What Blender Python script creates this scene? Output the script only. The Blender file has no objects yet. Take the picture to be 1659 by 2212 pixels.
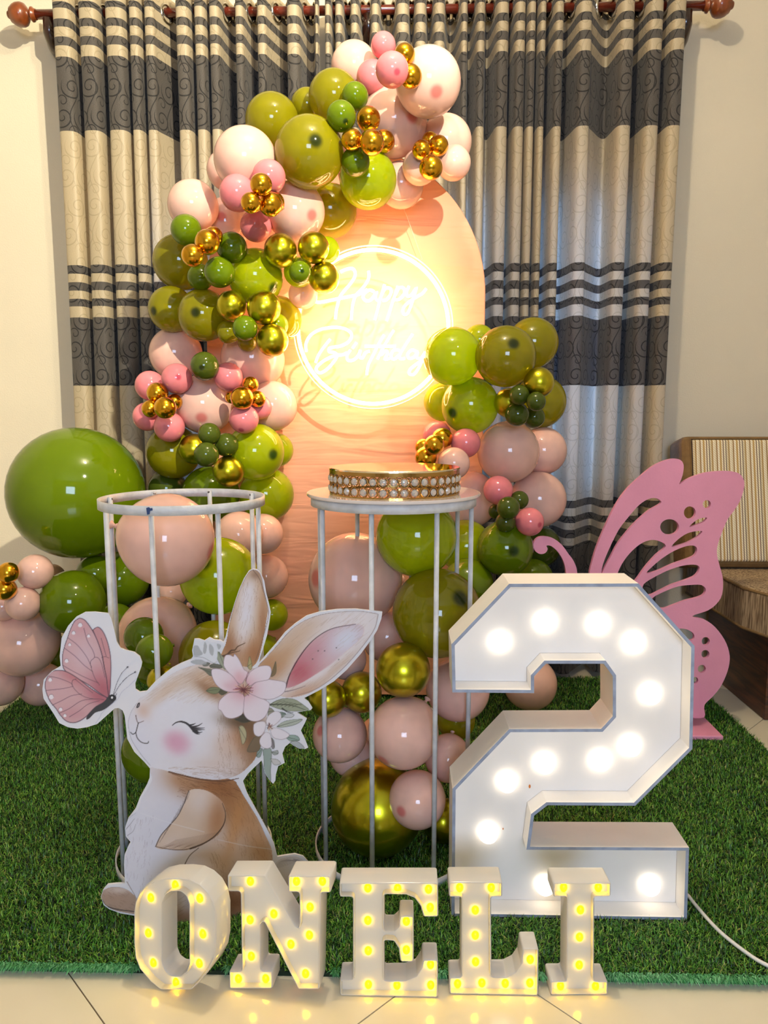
import bpy, bmesh, math, random
import numpy as np
from mathutils import Vector, Matrix
random.seed(7); rng = np.random.default_rng(7)
C = bpy.context.scene.collection
sc = bpy.context.scene
PI = math.pi

# ------------------------------------------------------------------ camera
TILT, YAW, CAMH, FPX = math.radians(7.5), math.radians(-1.4), 1.05, 1600.0
cam = bpy.data.cameras.new('camera'); camo = bpy.data.objects.new('camera', cam); C.objects.link(camo)
cam.sensor_fit = 'VERTICAL'; cam.sensor_height = 36; cam.lens = FPX / 2212 * 36
cam.clip_start = .02; cam.clip_end = 60
camo.location = (0, 0, CAMH); camo.rotation_euler = (PI/2 - TILT, 0, -YAW)
sc.camera = camo

# ------------------------------------------------------------------ world, lights, exposure
sc.view_settings.view_transform = 'Standard'; sc.view_settings.look = 'None'
sc.view_settings.exposure = 0.0; sc.view_settings.gamma = 1; sc.view_settings.use_curve_mapping = False
sc.cycles.use_denoising = True
sc.cycles.diffuse_bounces = 6; sc.cycles.glossy_bounces = 4; sc.cycles.transmission_bounces = 8; sc.cycles.max_bounces = 12
sc.cycles.sample_clamp_indirect = 12
sc.cycles.caustics_reflective = False; sc.cycles.caustics_refractive = False
w = bpy.data.worlds.new('sky'); sc.world = w; w.use_nodes = True
w.node_tree.nodes['Background'].inputs[0].default_value = (.22, .42, 1, 1)
w.node_tree.nodes['Background'].inputs[1].default_value = 6.0

def light(name, kind, loc, energy, col, size=.1, size_y=None, aim=None, spread=None):
    l = bpy.data.lights.new(name, kind); l.energy = energy; l.color = col
    if kind == 'AREA':
        l.size = size
        if size_y: l.shape = 'RECTANGLE'; l.size_y = size_y
        if spread: l.spread = spread
    else: l.shadow_soft_size = size
    o = bpy.data.objects.new(name, l); C.objects.link(o); o.location = loc
    if aim is not None: o.rotation_euler = (Vector(aim) - Vector(loc)).to_track_quat('-Z', 'Y').to_euler()
    return o
sl = light('video_lamp_light', 'SPOT', (1.10, -.35, 3.05), 780, (1, .90, .68), .03, aim=(-1.25, 3.0, 1.75))
sl.data.spot_size = math.radians(44); sl.data.spot_blend = .55
light('ceiling_bulb_light', 'POINT', (.05, 1.35, 3.0), 72, (1, .84, .60), .04)
light('rear_window_daylight', 'AREA', (.2, -2.9, 1.75), 98, (.52, .70, 1), 1.3, 1.2, aim=(.1, 2.5, .7))

# ------------------------------------------------------------------ helpers
def dray(px, py):
    a = (px - 829.5) / FPX; b = -(py - 1106) / FPX
    x = a; y = math.cos(TILT) + b*math.sin(TILT); z = -math.sin(TILT) + b*math.cos(TILT)
    c, s = math.cos(YAW), math.sin(YAW)
    return Vector((c*x + s*y, -s*x + c*y, z))
def P(px, py, Y):
    v = dray(px, py); return v*(Y/v.y) + Vector((0, 0, CAMH))
def G(px, py, z=0.):
    v = dray(px, py); return v*((z-CAMH)/v.z) + Vector((0, 0, CAMH))
class Plane:
    """a real upright board: origin, yaw about z, lean back; local x = right, local y = up, local z = towards the viewer"""
    def __init__(s, o, yaw=0., lean=0.):
        s.o = Vector(o)
        s.M = Matrix.Rotation(yaw, 3, 'Z') @ Matrix.Rotation(PI/2 - lean, 3, 'X')
        s.X, s.U, s.N = s.M.col[0].copy(), s.M.col[1].copy(), s.M.col[2].copy()
        s.W = Matrix.Translation(s.o) @ s.M.to_4x4()
    def uv(s, px, py):
        d = dray(px, py); c = Vector((0, 0, CAMH))
        p = c + d*((s.o-c).dot(s.N)/d.dot(s.N)) - s.o
        return (p.dot(s.X), p.dot(s.U))

def lin(c):
    return tuple(((v/255)/12.92 if v/255 <= .04045 else ((v/255+.055)/1.055)**2.4) for v in c) + (1,)
MATS = {}
def mat(name, col, rough=.5, metal=0., coat=0., bump=0., bscale=60., emis=None, estr=0., var=0., vscale=8., spec=None):
    if name in MATS: return MATS[name]
    m = bpy.data.materials.new(name); m.use_nodes = True; nt = m.node_tree; b = nt.nodes['Principled BSDF']
    b.inputs['Base Color'].default_value = lin(col); b.inputs['Roughness'].default_value = rough
    b.inputs['Metallic'].default_value = metal; b.inputs['Coat Weight'].default_value = coat
    if spec is not None: b.inputs['Specular IOR Level'].default_value = spec
    tc = nt.nodes.new('ShaderNodeTexCoord')
    if var:
        n = nt.nodes.new('ShaderNodeTexNoise'); n.inputs['Scale'].default_value = vscale; n.inputs['Detail'].default_value = 5
        nt.links.new(tc.outputs['Object'], n.inputs['Vector'])
        r = nt.nodes.new('ShaderNodeMapRange'); r.inputs['From Min'].default_value = .3; r.inputs['From Max'].default_value = .7
        r.inputs['To Min'].default_value = 1-var; r.inputs['To Max'].default_value = 1+var*.4
        nt.links.new(n.outputs[0], r.inputs[0])
        x = nt.nodes.new('ShaderNodeVectorMath'); x.operation = 'SCALE'; x.inputs[0].default_value = lin(col)[:3]
        nt.links.new(r.outputs[0], x.inputs['Scale']); nt.links.new(x.outputs[0], b.inputs['Base Color'])
    if bump:
        n = nt.nodes.new('ShaderNodeTexNoise'); n.inputs['Scale'].default_value = bscale
        nt.links.new(tc.outputs['Object'], n.inputs['Vector'])
        bp = nt.nodes.new('ShaderNodeBump'); bp.inputs['Strength'].default_value = bump; bp.inputs['Distance'].default_value = .01
        nt.links.new(n.outputs[0], bp.inputs['Height']); nt.links.new(bp.outputs[0], b.inputs['Normal'])
    if emis:
        b.inputs['Emission Color'].default_value = lin(emis); b.inputs['Emission Strength'].default_value = estr
    MATS[name] = m; return m
def link(name, me, m=None, parent=None, smooth=False, loc=None):
    o = bpy.data.objects.new(name, me); C.objects.link(o)
    if m and me and not me.materials: me.materials.append(m)
    if parent: o.parent = parent
    if loc is not None: o.location = loc
    if smooth and me: me.polygons.foreach_set('use_smooth', [True]*len(me.polygons))
    return o
def bmobj(name, bm, m, parent=None, smooth=False, loc=None):
    me = bpy.data.meshes.new(name); bmesh.ops.recalc_face_normals(bm, faces=bm.faces[:]); bm.to_mesh(me); bm.free()
    return link(name, me, m, parent, smooth, loc)
def empty(name, loc=(0, 0, 0), rot=None):
    o = bpy.data.objects.new(name, None); C.objects.link(o); o.location = loc; o.empty_display_size = .05
    if rot: o.rotation_euler = rot
    return o
def tag(o, label=None, cat=None, group=None, kind=None):
    if label: o['label'] = label
    if cat: o['category'] = cat
    if group: o['group'] = group
    if kind: o['kind'] = kind
    return o
def box(bm, x0, x1, y0, y1, z0, z1, bev=0.):
    vs = [bm.verts.new(p) for p in ((x0,y0,z0),(x1,y0,z0),(x1,y1,z0),(x0,y1,z0),(x0,y0,z1),(x1,y0,z1),(x1,y1,z1),(x0,y1,z1))]
    fs = [bm.faces.new([vs[i] for i in f]) for f in ((0,3,2,1),(4,5,6,7),(0,1,5,4),(1,2,6,5),(2,3,7,6),(3,0,4,7))]
    if bev: 
        es = {e for f in fs for e in f.edges}
        bmesh.ops.bevel(bm, geom=list(es), offset=bev, segments=3, profile=.6, affect='EDGES')
def boxobj(name, x0, x1, y0, y1, z0, z1, m, parent=None, bev=0., smooth=False):
    bm = bmesh.new(); box(bm, x0, x1, y0, y1, z0, z1, bev); return bmobj(name, bm, m, parent, smooth)
def tube_mesh(pts, r, seg=8, closed=False, r2=None):
    """a round tube through points"""
    pts = [Vector(p) for p in pts]; n = len(pts); V = []; Fc = []
    prev = None
    for i, p in enumerate(pts):
        if closed: t = pts[(i+1) % n] - pts[i-1]
        else: t = pts[min(i+1, n-1)] - pts[max(i-1, 0)]
        t.normalize()
        if prev is None: a = t.orthogonal().normalized()
        else: a = (prev - t*prev.dot(t)).normalized()
        prev = a; b = t.cross(a); rr = r(i/(n-1)) if callable(r) else r
        for k in range(seg):
            q = 2*PI*k/seg; V.append(p + a*math.cos(q)*rr + b*math.sin(q)*(r2 or rr))
    m = n if closed else n-1
    for i in range(m):
        for k in range(seg):
            Fc.append((i*seg+k, i*seg+(k+1) % seg, ((i+1) % n)*seg+(k+1) % seg, ((i+1) % n)*seg+k))
    if not closed:
        Fc.append(tuple(range(seg))[::-1]); Fc.append(tuple((n-1)*seg+k for k in range(seg)))
    me = bpy.data.meshes.new('tube'); me.from_pydata(V, [], Fc); me.update(); return me
def tube(name, pts, r, m, parent=None, seg=8, closed=False, r2=None):
    return link(name, tube_mesh(pts, r, seg, closed, r2), m, parent, True)
def lathe_mesh(prof, seg=32, name='lathe'):
    V = []; Fc = []; n = len(prof)
    for k in range(seg):
        a = 2*PI*k/seg
        for r, z in prof: V.append((r*math.cos(a), r*math.sin(a), z))
    for k in range(seg):
        for i in range(n-1):
            a, b = k*n+i, ((k+1) % seg)*n+i
            Fc.append((a, b, b+1, a+1))
    me = bpy.data.meshes.new(name); me.from_pydata(V, [], Fc); me.update()
    bm = bmesh.new(); bm.from_mesh(me); bmesh.ops.remove_doubles(bm, verts=bm.verts[:], dist=1e-5)
    bmesh.ops.recalc_face_normals(bm, faces=bm.faces[:]); bm.to_mesh(me); bm.free(); return me
def spline(pts, n=8, closed=False):
    """Catmull-Rom through 2-D or 3-D points"""
    pts = [np.array(p, float) for p in pts]; N = len(pts); out = []
    rng_ = range(N if closed else N-1)
    for i in rng_:
        p0 = pts[(i-1) % N] if closed or i > 0 else pts[0]*2-pts[1]
        p1, p2 = pts[i], pts[(i+1) % N]
        p3 = pts[(i+2) % N] if closed or i+2 < N else pts[-1]*2-pts[-2]
        for k in range(n):
            t = k/n
            out.append(.5*((2*p1)+(-p0+p2)*t+(2*p0-5*p1+4*p2-p3)*t*t+(-p0+3*p1-3*p2+p3)*t**3))
    if not closed: out.append(pts[-1])
    return out
def plate_mesh(loops, thick, bev=0., z0=0.):
    """filled outline (first loop) with holes (the rest), front face at local z=z0, going back by thick"""
    cu = bpy.data.curves.new('plate', 'CURVE'); cu.dimensions = '2D'; cu.fill_mode = 'BOTH'
    cu.extrude = thick/2; cu.bevel_depth = bev
    for lp in loops:
        s = cu.splines.new('POLY'); s.points.add(len(lp)-1)
        for i, p in enumerate(lp): s.points[i].co = (p[0], p[1], 0, 1)
        s.use_cyclic_u = True
    o = bpy.data.objects.new('tmp', cu); C.objects.link(o)
    bpy.context.view_layer.update()
    me = bpy.data.meshes.new_from_object(o.evaluated_get(bpy.context.evaluated_depsgraph_get()))
    bpy.data.objects.remove(o); bpy.data.curves.remove(cu)
    me.transform(Matrix.Translation((0, 0, z0-thick/2))); me.materials.clear()
    return me
def area2(p): return sum(p[i-1][0]*p[i][1]-p[i][0]*p[i-1][1] for i in range(len(p)))/2
def orient(p, ccw=True): return p if (area2(p) > 0) == ccw else p[::-1]
def fillet(p, r, seg=4):
    out = []; n = len(p)
    for i in range(n):
        a, b, c = Vector(p[i-1]), Vector(p[i]), Vector(p[(i+1) % n])
        u, v = (a-b), (c-b); lu, lv = u.length, v.length; u.normalize(); v.normalize()
        ang = u.angle(v)
        if ang > PI-.25: out.append(tuple(b)); continue
        d = min(r/math.tan(ang/2), lu*.45, lv*.45)
        s, e = b+u*d, b+v*d
        for k in range(seg+1):
            t = k/seg; q = s*(1-t)**2 + b*2*t*(1-t) + e*t*t; out.append(tuple(q))
    return out
def offset(p, d):
    """shift an oriented loop to its left by d (into the solid for ccw outers, cw holes)"""
    out = []; n = len(p)
    for i in range(n):
        a, b, c = Vector(p[i-1]), Vector(p[i]), Vector(p[(i+1) % n])
        u, v = (b-a).normalized(), (c-b).normalized()
        n1, n2 = Vector((-u.y, u.x)), Vector((-v.y, v.x)); m = n1+n2
        m = m.normalized() if m.length > 1e-6 else n1
        out.append(tuple(b + m*(d/max(.45, m.dot(n1)))))
    return out

# ------------------------------------------------------------------ room shell
M_wall = mat('cream_wall_paint', (212, 202, 180), .85, bump=.12, bscale=180, var=.05, vscale=2)
M_ceil = mat('white_ceiling_paint', (235, 232, 222), .9)
WY = 3.05
def structure(o): o['kind'] = 'structure'; return o
X0, X1, Y0, ZC = -2.3, 2.8, -3.0, 3.2
wx0, wx1, wz0, wz1 = -.98, .98, .72, 1.90          # window opening behind the curtain
bm = bmesh.new()
box(bm, X0-.1, wx0, WY, WY+.12, 0, ZC); box(bm, wx1, X1+.1, WY, WY+.12, 0, ZC)
box(bm, wx0, wx1, WY, WY+.12, 0, wz0); box(bm, wx0, wx1, WY, WY+.12, wz1, ZC)
structure(bmobj('wall_back', bm, M_wall))
structure(boxobj('wall_left', X0-.12, X0, Y0, WY, 0, ZC, M_wall))
structure(boxobj('wall_right', X1, X1+.12, Y0, WY, 0, ZC, M_wall))
bm = bmesh.new()
box(bm, X0-.1, X1+.1, Y0-.12, Y0, 0, ZC)
structure(bmobj('wall_rear', bm, M_wall))
structure(boxobj('ceiling', X0-.1, X1+.1, Y0-.1, WY+.1, ZC, ZC+.1, M_ceil))
# floor: 60 cm glossy cream tiles laid on the diagonal over a grout bed
M_grout = mat('grey_brown_grout', (120, 104, 84), .8)
fl = structure(boxobj('floor', X0-.1, X1+.1, Y0-.1, WY+.1, -.08, -.004, M_grout))
def tile_mat():
    m = mat('polished_cream_tile', (226, 216, 190), .13, var=.08, vscale=3, coat=.3)
    return m
M_tile = tile_mat()
def clip(poly, x0, x1, y0, y1):
    for ax, lim, sg in ((0, x0, 1), (0, x1, -1), (1, y0, 1), (1, y1, -1)):
        out = []
        for i in range(len(poly)):
            a, b = poly[i-1], poly[i]; da, db = (a[ax]-lim)*sg, (b[ax]-lim)*sg
            if (da >= 0) != (db >= 0):
                t = da/(da-db); out.append((a[0]+(b[0]-a[0])*t, a[1]+(b[1]-a[1])*t))
            if db >= 0: out.append(b)
        poly = out
        if len(poly) < 3: return []
    return poly
S = .8485; g = .0018
for i in range(-9, 9):
    for j in range(-9, 9):
        a0, a1 = .634+S*i+g, .634+S*(i+1)-g; b0, b1 = 1.232+S*j+g, 1.232+S*(j+1)-g   # x+y in [a0,a1], y-x in [b0,b1]
        q = [((a-b)/2, (a+b)/2) for a, b in ((a0, b0), (a1, b0), (a1, b1), (a0, b1))]
        q = clip(q, X0, X1, Y0, WY)
        if len(q) < 3 or abs(area2(q)) < .002 or max(p[1] for p in q) < -.6: continue
        bm = bmesh.new(); top = [bm.verts.new((x, y, 0)) for x, y in q]; bot = [bm.verts.new((x, y, -.004)) for x, y in q]
        bm.faces.new(top); n = len(q)
        for k in range(n): bm.faces.new((top[k], top[(k+1) % n], bot[(k+1) % n], bot[k]))
        bmobj('tile', bm, M_tile, fl)
# window behind the curtain: frame, mullions, glass
M_frame = mat('dark_varnished_window_wood', (70, 42, 28), .4)
mg = bpy.data.materials.new('window_glass'); mg.use_nodes = True; nt = mg.node_tree; nt.nodes.clear()
o_ = nt.nodes.new('ShaderNodeOutputMaterial'); t_ = nt.nodes.new('ShaderNodeBsdfTransparent'); gl = nt.nodes.new('ShaderNodeBsdfGlossy'); mx = nt.nodes.new('ShaderNodeMixShader')
gl.inputs['Roughness'].default_value = .02; mx.inputs[0].default_value = .08; t_.inputs[0].default_value = (.85, .93, 1, 1)
nt.links.new(t_.outputs[0], mx.inputs[1]); nt.links.new(gl.outputs[0], mx.inputs[2]); nt.links.new(mx.outputs[0], o_.inputs[0])
wn = structure(empty('window_1', ((wx0+wx1)/2, WY+.06, wz0)))
def child(o, par):
    o.parent = par; o.matrix_parent_inverse = Matrix.Translation(par.location).inverted() if not any(par.rotation_euler) else par.matrix_basis.inverted(); return o
for a in ((wx0, wx1, WY+.02, WY+.08, wz0, wz0+.05), (wx0, wx1, WY+.02, WY+.08, wz1-.05, wz1), (wx0, wx0+.05, WY+.02, WY+.08, wz0, wz1), (wx1-.05, wx1, WY+.02, WY+.08, wz0, wz1)):
    child(boxobj('window_frame', *a, M_frame), wn)
for k in (1, 2, 3):
    xm = wx0+(wx1-wx0)*k/4; child(boxobj('mullion', xm-.03, xm+.03, WY+.02, WY+.08, wz0, wz1, M_frame), wn)
child(boxobj('mullion', wx0, wx1, WY+.03, WY+.07, 1.42, 1.46, M_frame), wn)
child(boxobj('pane', wx0, wx1, WY+.048, WY+.052, wz0, wz1, mg), wn)

# ------------------------------------------------------------------ grass carpet
cx0, cx1, cy0, cy1 = -1.41, 1.145, 1.266, 2.86
M_back = mat('dark_green_carpet_backing', (22, 40, 20), .9)
gc = tag(empty('grass_carpet', ((cx0+cx1)/2, (cy0+cy1)/2, 0)), 'green artificial grass carpet spread over the cream floor tiles', 'carpet')
child(boxobj('backing', cx0, cx1, cy0, cy1, 0, .008, M_back), gc)
mgr = bpy.data.materials.new('grass_blade_green'); mgr.use_nodes = True; nt = mgr.node_tree; b = nt.nodes['Principled BSDF']
at = nt.nodes.new('ShaderNodeAttribute'); at.attribute_name = 'Col'; b.inputs['Roughness'].default_value = .42
nt.links.new(at.outputs['Color'], b.inputs['Base Color'])
def blades(n, xs, ys, length, width, cols, lean_dir=None, lean=(.35, 1.2)):
    h = rng.uniform(length*.65, length, n); th = rng.uniform(0, 2*PI, n) if lean_dir is None else rng.normal(lean_dir, .45, n)
    le = rng.uniform(lean[0], lean[1], n); w_ = width*rng.uniform(.7, 1.2, n)
    d = np.stack([np.cos(th), np.sin(th)], 1); s = np.stack([-d[:, 1], d[:, 0]], 1)
    base = np.stack([xs, ys], 1); V = np.zeros((n, 5, 3))
    m1 = base + d*(h*.30*le)[:, None]; tp = base + d*(h*.95*np.sin(le))[:, None]
    V[:, 0, :2] = base - s*w_[:, None]/2; V[:, 1, :2] = base + s*w_[:, None]/2
    V[:, 2, :2] = m1 + s*w_[:, None]*.45; V[:, 3, :2] = m1 - s*w_[:, None]*.45; V[:, 4, :2] = tp
    V[:, 0:2, 2] = .006; V[:, 2:4, 2] = (.006 + h*.55*np.cos(le*.45))[:, None]; V[:, 4, 2] = .006 + h*np.maximum(.22, np.cos(le))
    V = V.reshape(-1, 3); i0 = np.arange(n)*5
    q = np.stack([i0, i0+1, i0+2, i0+3], 1); t = np.stack([i0+3, i0+2, i0+4], 1)
    me = bpy.data.meshes.new('pile'); me.vertices.add(len(V)); me.vertices.foreach_set('co', V.ravel())
    loops = np.concatenate([q, t], 1).ravel(); me.loops.add(len(loops)); me.loops.foreach_set('vertex_index', loops.astype(np.int32))
    starts = np.stack([np.arange(n)*7, np.arange(n)*7+4], 1).ravel(); me.polygons.add(2*n); me.polygons.foreach_set('loop_start', starts.astype(np.int32))
    me.update(calc_edges=True); me.validate()
    ca = me.color_attributes.new('Col', 'FLOAT_COLOR', 'POINT'); ca.data.foreach_set('color', np.repeat(cols, 5, axis=0).astype(np.float32).ravel())
    me.materials.append(mgr); return me
def gcols(n, pal, wgt):
    pal = np.array([lin(c) for c in pal]); c = pal[rng.choice(len(pal), n, p=wgt)]; c[:, :3] *= rng.uniform(.7, 1.25, n)[:, None]; return c
N = 330000
u = rng.random(N); ys = cy0 * (cy1/cy0)**u                         # denser near the front edge
xs = rng.uniform(cx0, cx1, N)
ta, tb = P(974, 1990, 1.425).x, P(1486, 1990, 1.425).x
k_ = ~((xs > ta-.002) & (xs < tb+.002) & (ys > 1.420) & (ys < 1.524)); xs, ys = xs[k_], ys[k_]; N = len(xs)   # nothing grows through the figure two
me = blades(N, xs, ys, .021, .0021, gcols(N, [(78, 142, 38), (42, 96, 26), (128, 174, 58), (14, 40, 16), (150, 154, 82)], [.34, .27, .16, .18, .05]))
me.vertices
tag(child(link('pile', me), gc), kind='stuff')
fx = rng.uniform(cx0, cx1, 17000); fk = np.ones(len(fx), bool)
for a_, b_ in ((286, 482), (488, 718), (730, 950), (966, 1166), (1182, 1314)): fk &= ~((fx > P(a_, 2100, 1.24).x) & (fx < P(b_, 2100, 1.24).x))
fx = fx[fk]; n = len(fx)
me = blades(n, fx, rng.uniform(cy0-.002, cy0+.012, n), .026, .0024, gcols(n, [(96, 176, 120), (60, 140, 80), (130, 200, 150)], [.5, .3, .2]), -PI/2, (1.0, 1.45))
tag(child(link('fringe', me), gc), kind='stuff')
# ------------------------------------------------------------------ curtain cloth material
def nd(nt, t, **k):
    n = nt.nodes.new(t)
    for a, v in k.items(): setattr(n, a, v)
    return n
def mth(nt, op, a, b=None, c=None):
    n = nt.nodes.new('ShaderNodeMath'); n.operation = op
    for i, v in enumerate((a, b, c)):
        if v is None: continue
        if isinstance(v, (int, float)): n.inputs[i].default_value = v
        else: nt.links.new(v, n.inputs[i])
    return n.outputs[0]
def curtain_material():
    m = bpy.data.materials.new('banded_scroll_jacquard'); m.use_nodes = True; nt = m.node_tree; nt.nodes.clear()
    L = nt.links.new
    uv = nd(nt, 'ShaderNodeUVMap'); uv.uv_map = 'UVMap'
    sp = nd(nt, 'ShaderNodeSeparateXYZ'); L(uv.outputs[0], sp.inputs[0]); U, V = sp.outputs[0], sp.outputs[1]
    # band mask: 1 where dark
    bands = [(.545, 0.0)]
    edges = [0.0, .547, .576, .609, .635, .662, .693, .722, 1.160, 1.415, 1.456, 1.484, 1.514, 1.545, 1.576, 1.607, 2.084, 2.338, 2.376, 2.406, 2.439, 2.466, 2.502, 2.523]
    # odd intervals are dark starting with the bottom
    dark = None
    for i in range(0, len(edges)-1, 2):
        a = mth(nt, 'GREATER_THAN', V, edges[i]-1 if i == 0 else edges[i]); b = mth(nt, 'LESS_THAN', V, edges[i+1])
        k = mth(nt, 'MULTIPLY', a, b); dark = k if dark is None else mth(nt, 'ADD', dark, k)
    # scrolls: spirals on two staggered lattices
    def spirals(cu, cv, ou, ov, turns, flip, wd, rad):
        x = mth(nt, 'ADD', mth(nt, 'DIVIDE', U, cu), ou); y = mth(nt, 'ADD', mth(nt, 'DIVIDE', V, cv), ov)
        row = mth(nt, 'FLOOR', y); sh = mth(nt, 'MULTIPLY', mth(nt, 'MODULO', row, 2), .5); x = mth(nt, 'ADD', x, sh)
        fx = mth(nt, 'SUBTRACT', mth(nt, 'FRACT', x), .5); fy = mth(nt, 'SUBTRACT', mth(nt, 'FRACT', y), .5)
        fx = mth(nt, 'MULTIPLY', fx, flip); fy = mth(nt, 'MULTIPLY', fy, cv/cu)
        r = mth(nt, 'SQRT', mth(nt, 'ADD', mth(nt, 'MULTIPLY', fx, fx), mth(nt, 'MULTIPLY', fy, fy)))
        th = mth(nt, 'DIVIDE', mth(nt, 'ARCTAN2', fy, fx), 2*PI)
        s = mth(nt, 'FRACT', mth(nt, 'ADD', th, mth(nt, 'MULTIPLY', mth(nt, 'POWER', r, .8), turns)))
        ln = mth(nt, 'LESS_THAN', mth(nt, 'ABSOLUTE', mth(nt, 'SUBTRACT', s, .5)), wd)
        return mth(nt, 'MULTIPLY', ln, mth(nt, 'MULTIPLY', mth(nt, 'LESS_THAN', r, rad), mth(nt, 'GREATER_THAN', r, .06)))
    a = spirals(.084, .104, 0, 0, 3.5, 1, .10, .50); b = spirals(.084, .104, .46, .47, 4.0, -1, .10, .28)
    # long tendril waves joining them
    wv = mth(nt, 'MULTIPLY', mth(nt, 'SINE', mth(nt, 'MULTIPLY', V, 2*PI/.208)), .019)
    tx = mth(nt, 'FRACT', mth(nt, 'DIVIDE', mth(nt, 'ADD', U, wv), .084))
    tl = mth(nt, 'LESS_THAN', mth(nt, 'ABSOLUTE', mth(nt, 'SUBTRACT', tx, .06)), .022)
    line = mth(nt, 'MAXIMUM', mth(nt, 'MAXIMUM', a, b), tl)
    # weave: fine horizontal dashes
    cmb = nd(nt, 'ShaderNodeCombineXYZ'); L(mth(nt, 'MULTIPLY', U, 260), cmb.inputs[0]); L(mth(nt, 'MULTIPLY', V, 900), cmb.inputs[1])
    no = nd(nt, 'ShaderNodeTexNoise'); no.inputs['Scale'].default_value = 1; no.inputs['Detail'].default_value = 1; L(cmb.outputs[0], no.inputs['Vector'])
    mr = nd(nt, 'ShaderNodeMapRange'); mr.inputs[1].default_value = .35; mr.inputs[2].default_value = .65; mr.inputs[3].default_value = .68; mr.inputs[4].default_value = 1.22; L(no.outputs[0], mr.inputs[0])
    def mix(f, c1, c2):
        n = nd(nt, 'ShaderNodeMix', data_type='RGBA'); 
        if isinstance(f, (int, float)): n.inputs[0].default_value = f
        else: L(f, n.inputs[0])
        for k, c in ((6, c1), (7, c2)):
            if isinstance(c, tuple): n.inputs[k].default_value = c
            else: L(c, n.inputs[k])
        return n.outputs[2]
    dk = mix(line, lin((80, 75, 70)), lin((28, 26, 26))); lt = mix(mth(nt, 'MULTIPLY', line, .5), lin((202, 187, 156)), lin((168, 152, 120)))
    vs = nd(nt, 'ShaderNodeVectorMath', operation='SCALE'); L(mix(dark, lt, dk), vs.inputs[0])
    wf = mth(nt, 'ADD', mth(nt, 'MULTIPLY', mth(nt, 'SUBTRACT', mr.outputs[0], 1), mth(nt, 'ADD', mth(nt, 'MULTIPLY', dark, .75), .25)), 1)
    L(wf, vs.inputs['Scale']); col = vs.outputs[0]
    pb = nd(nt, 'ShaderNodeBsdfPrincipled'); L(col, pb.inputs['Base Color'])
    L(mth(nt, 'ADD', mth(nt, 'MULTIPLY', dark, .25), .48), pb.inputs['Roughness']); pb.inputs['Sheen Weight'].default_value = .15
    bp = nd(nt, 'ShaderNodeBump'); bp.inputs['Strength'].default_value = .5; bp.inputs['Distance'].default_value = .002; bp.invert = True; L(line, bp.inputs['Height']); L(bp.outputs[0], pb.inputs['Normal'])
    tr = nd(nt, 'ShaderNodeBsdfTranslucent'); L(col, tr.inputs[0])
    ms = nd(nt, 'ShaderNodeMixShader'); L(mth(nt, 'ADD', mth(nt, 'MULTIPLY', dark, -.2), .38), ms.inputs[0]); L(pb.outputs[0], ms.inputs[1]); L(tr.outputs[0], ms.inputs[2])
    out = nd(nt, 'ShaderNodeOutputMaterial'); L(ms.outputs[0], out.inputs[0]); return m
M_curt = curtain_material()
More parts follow.
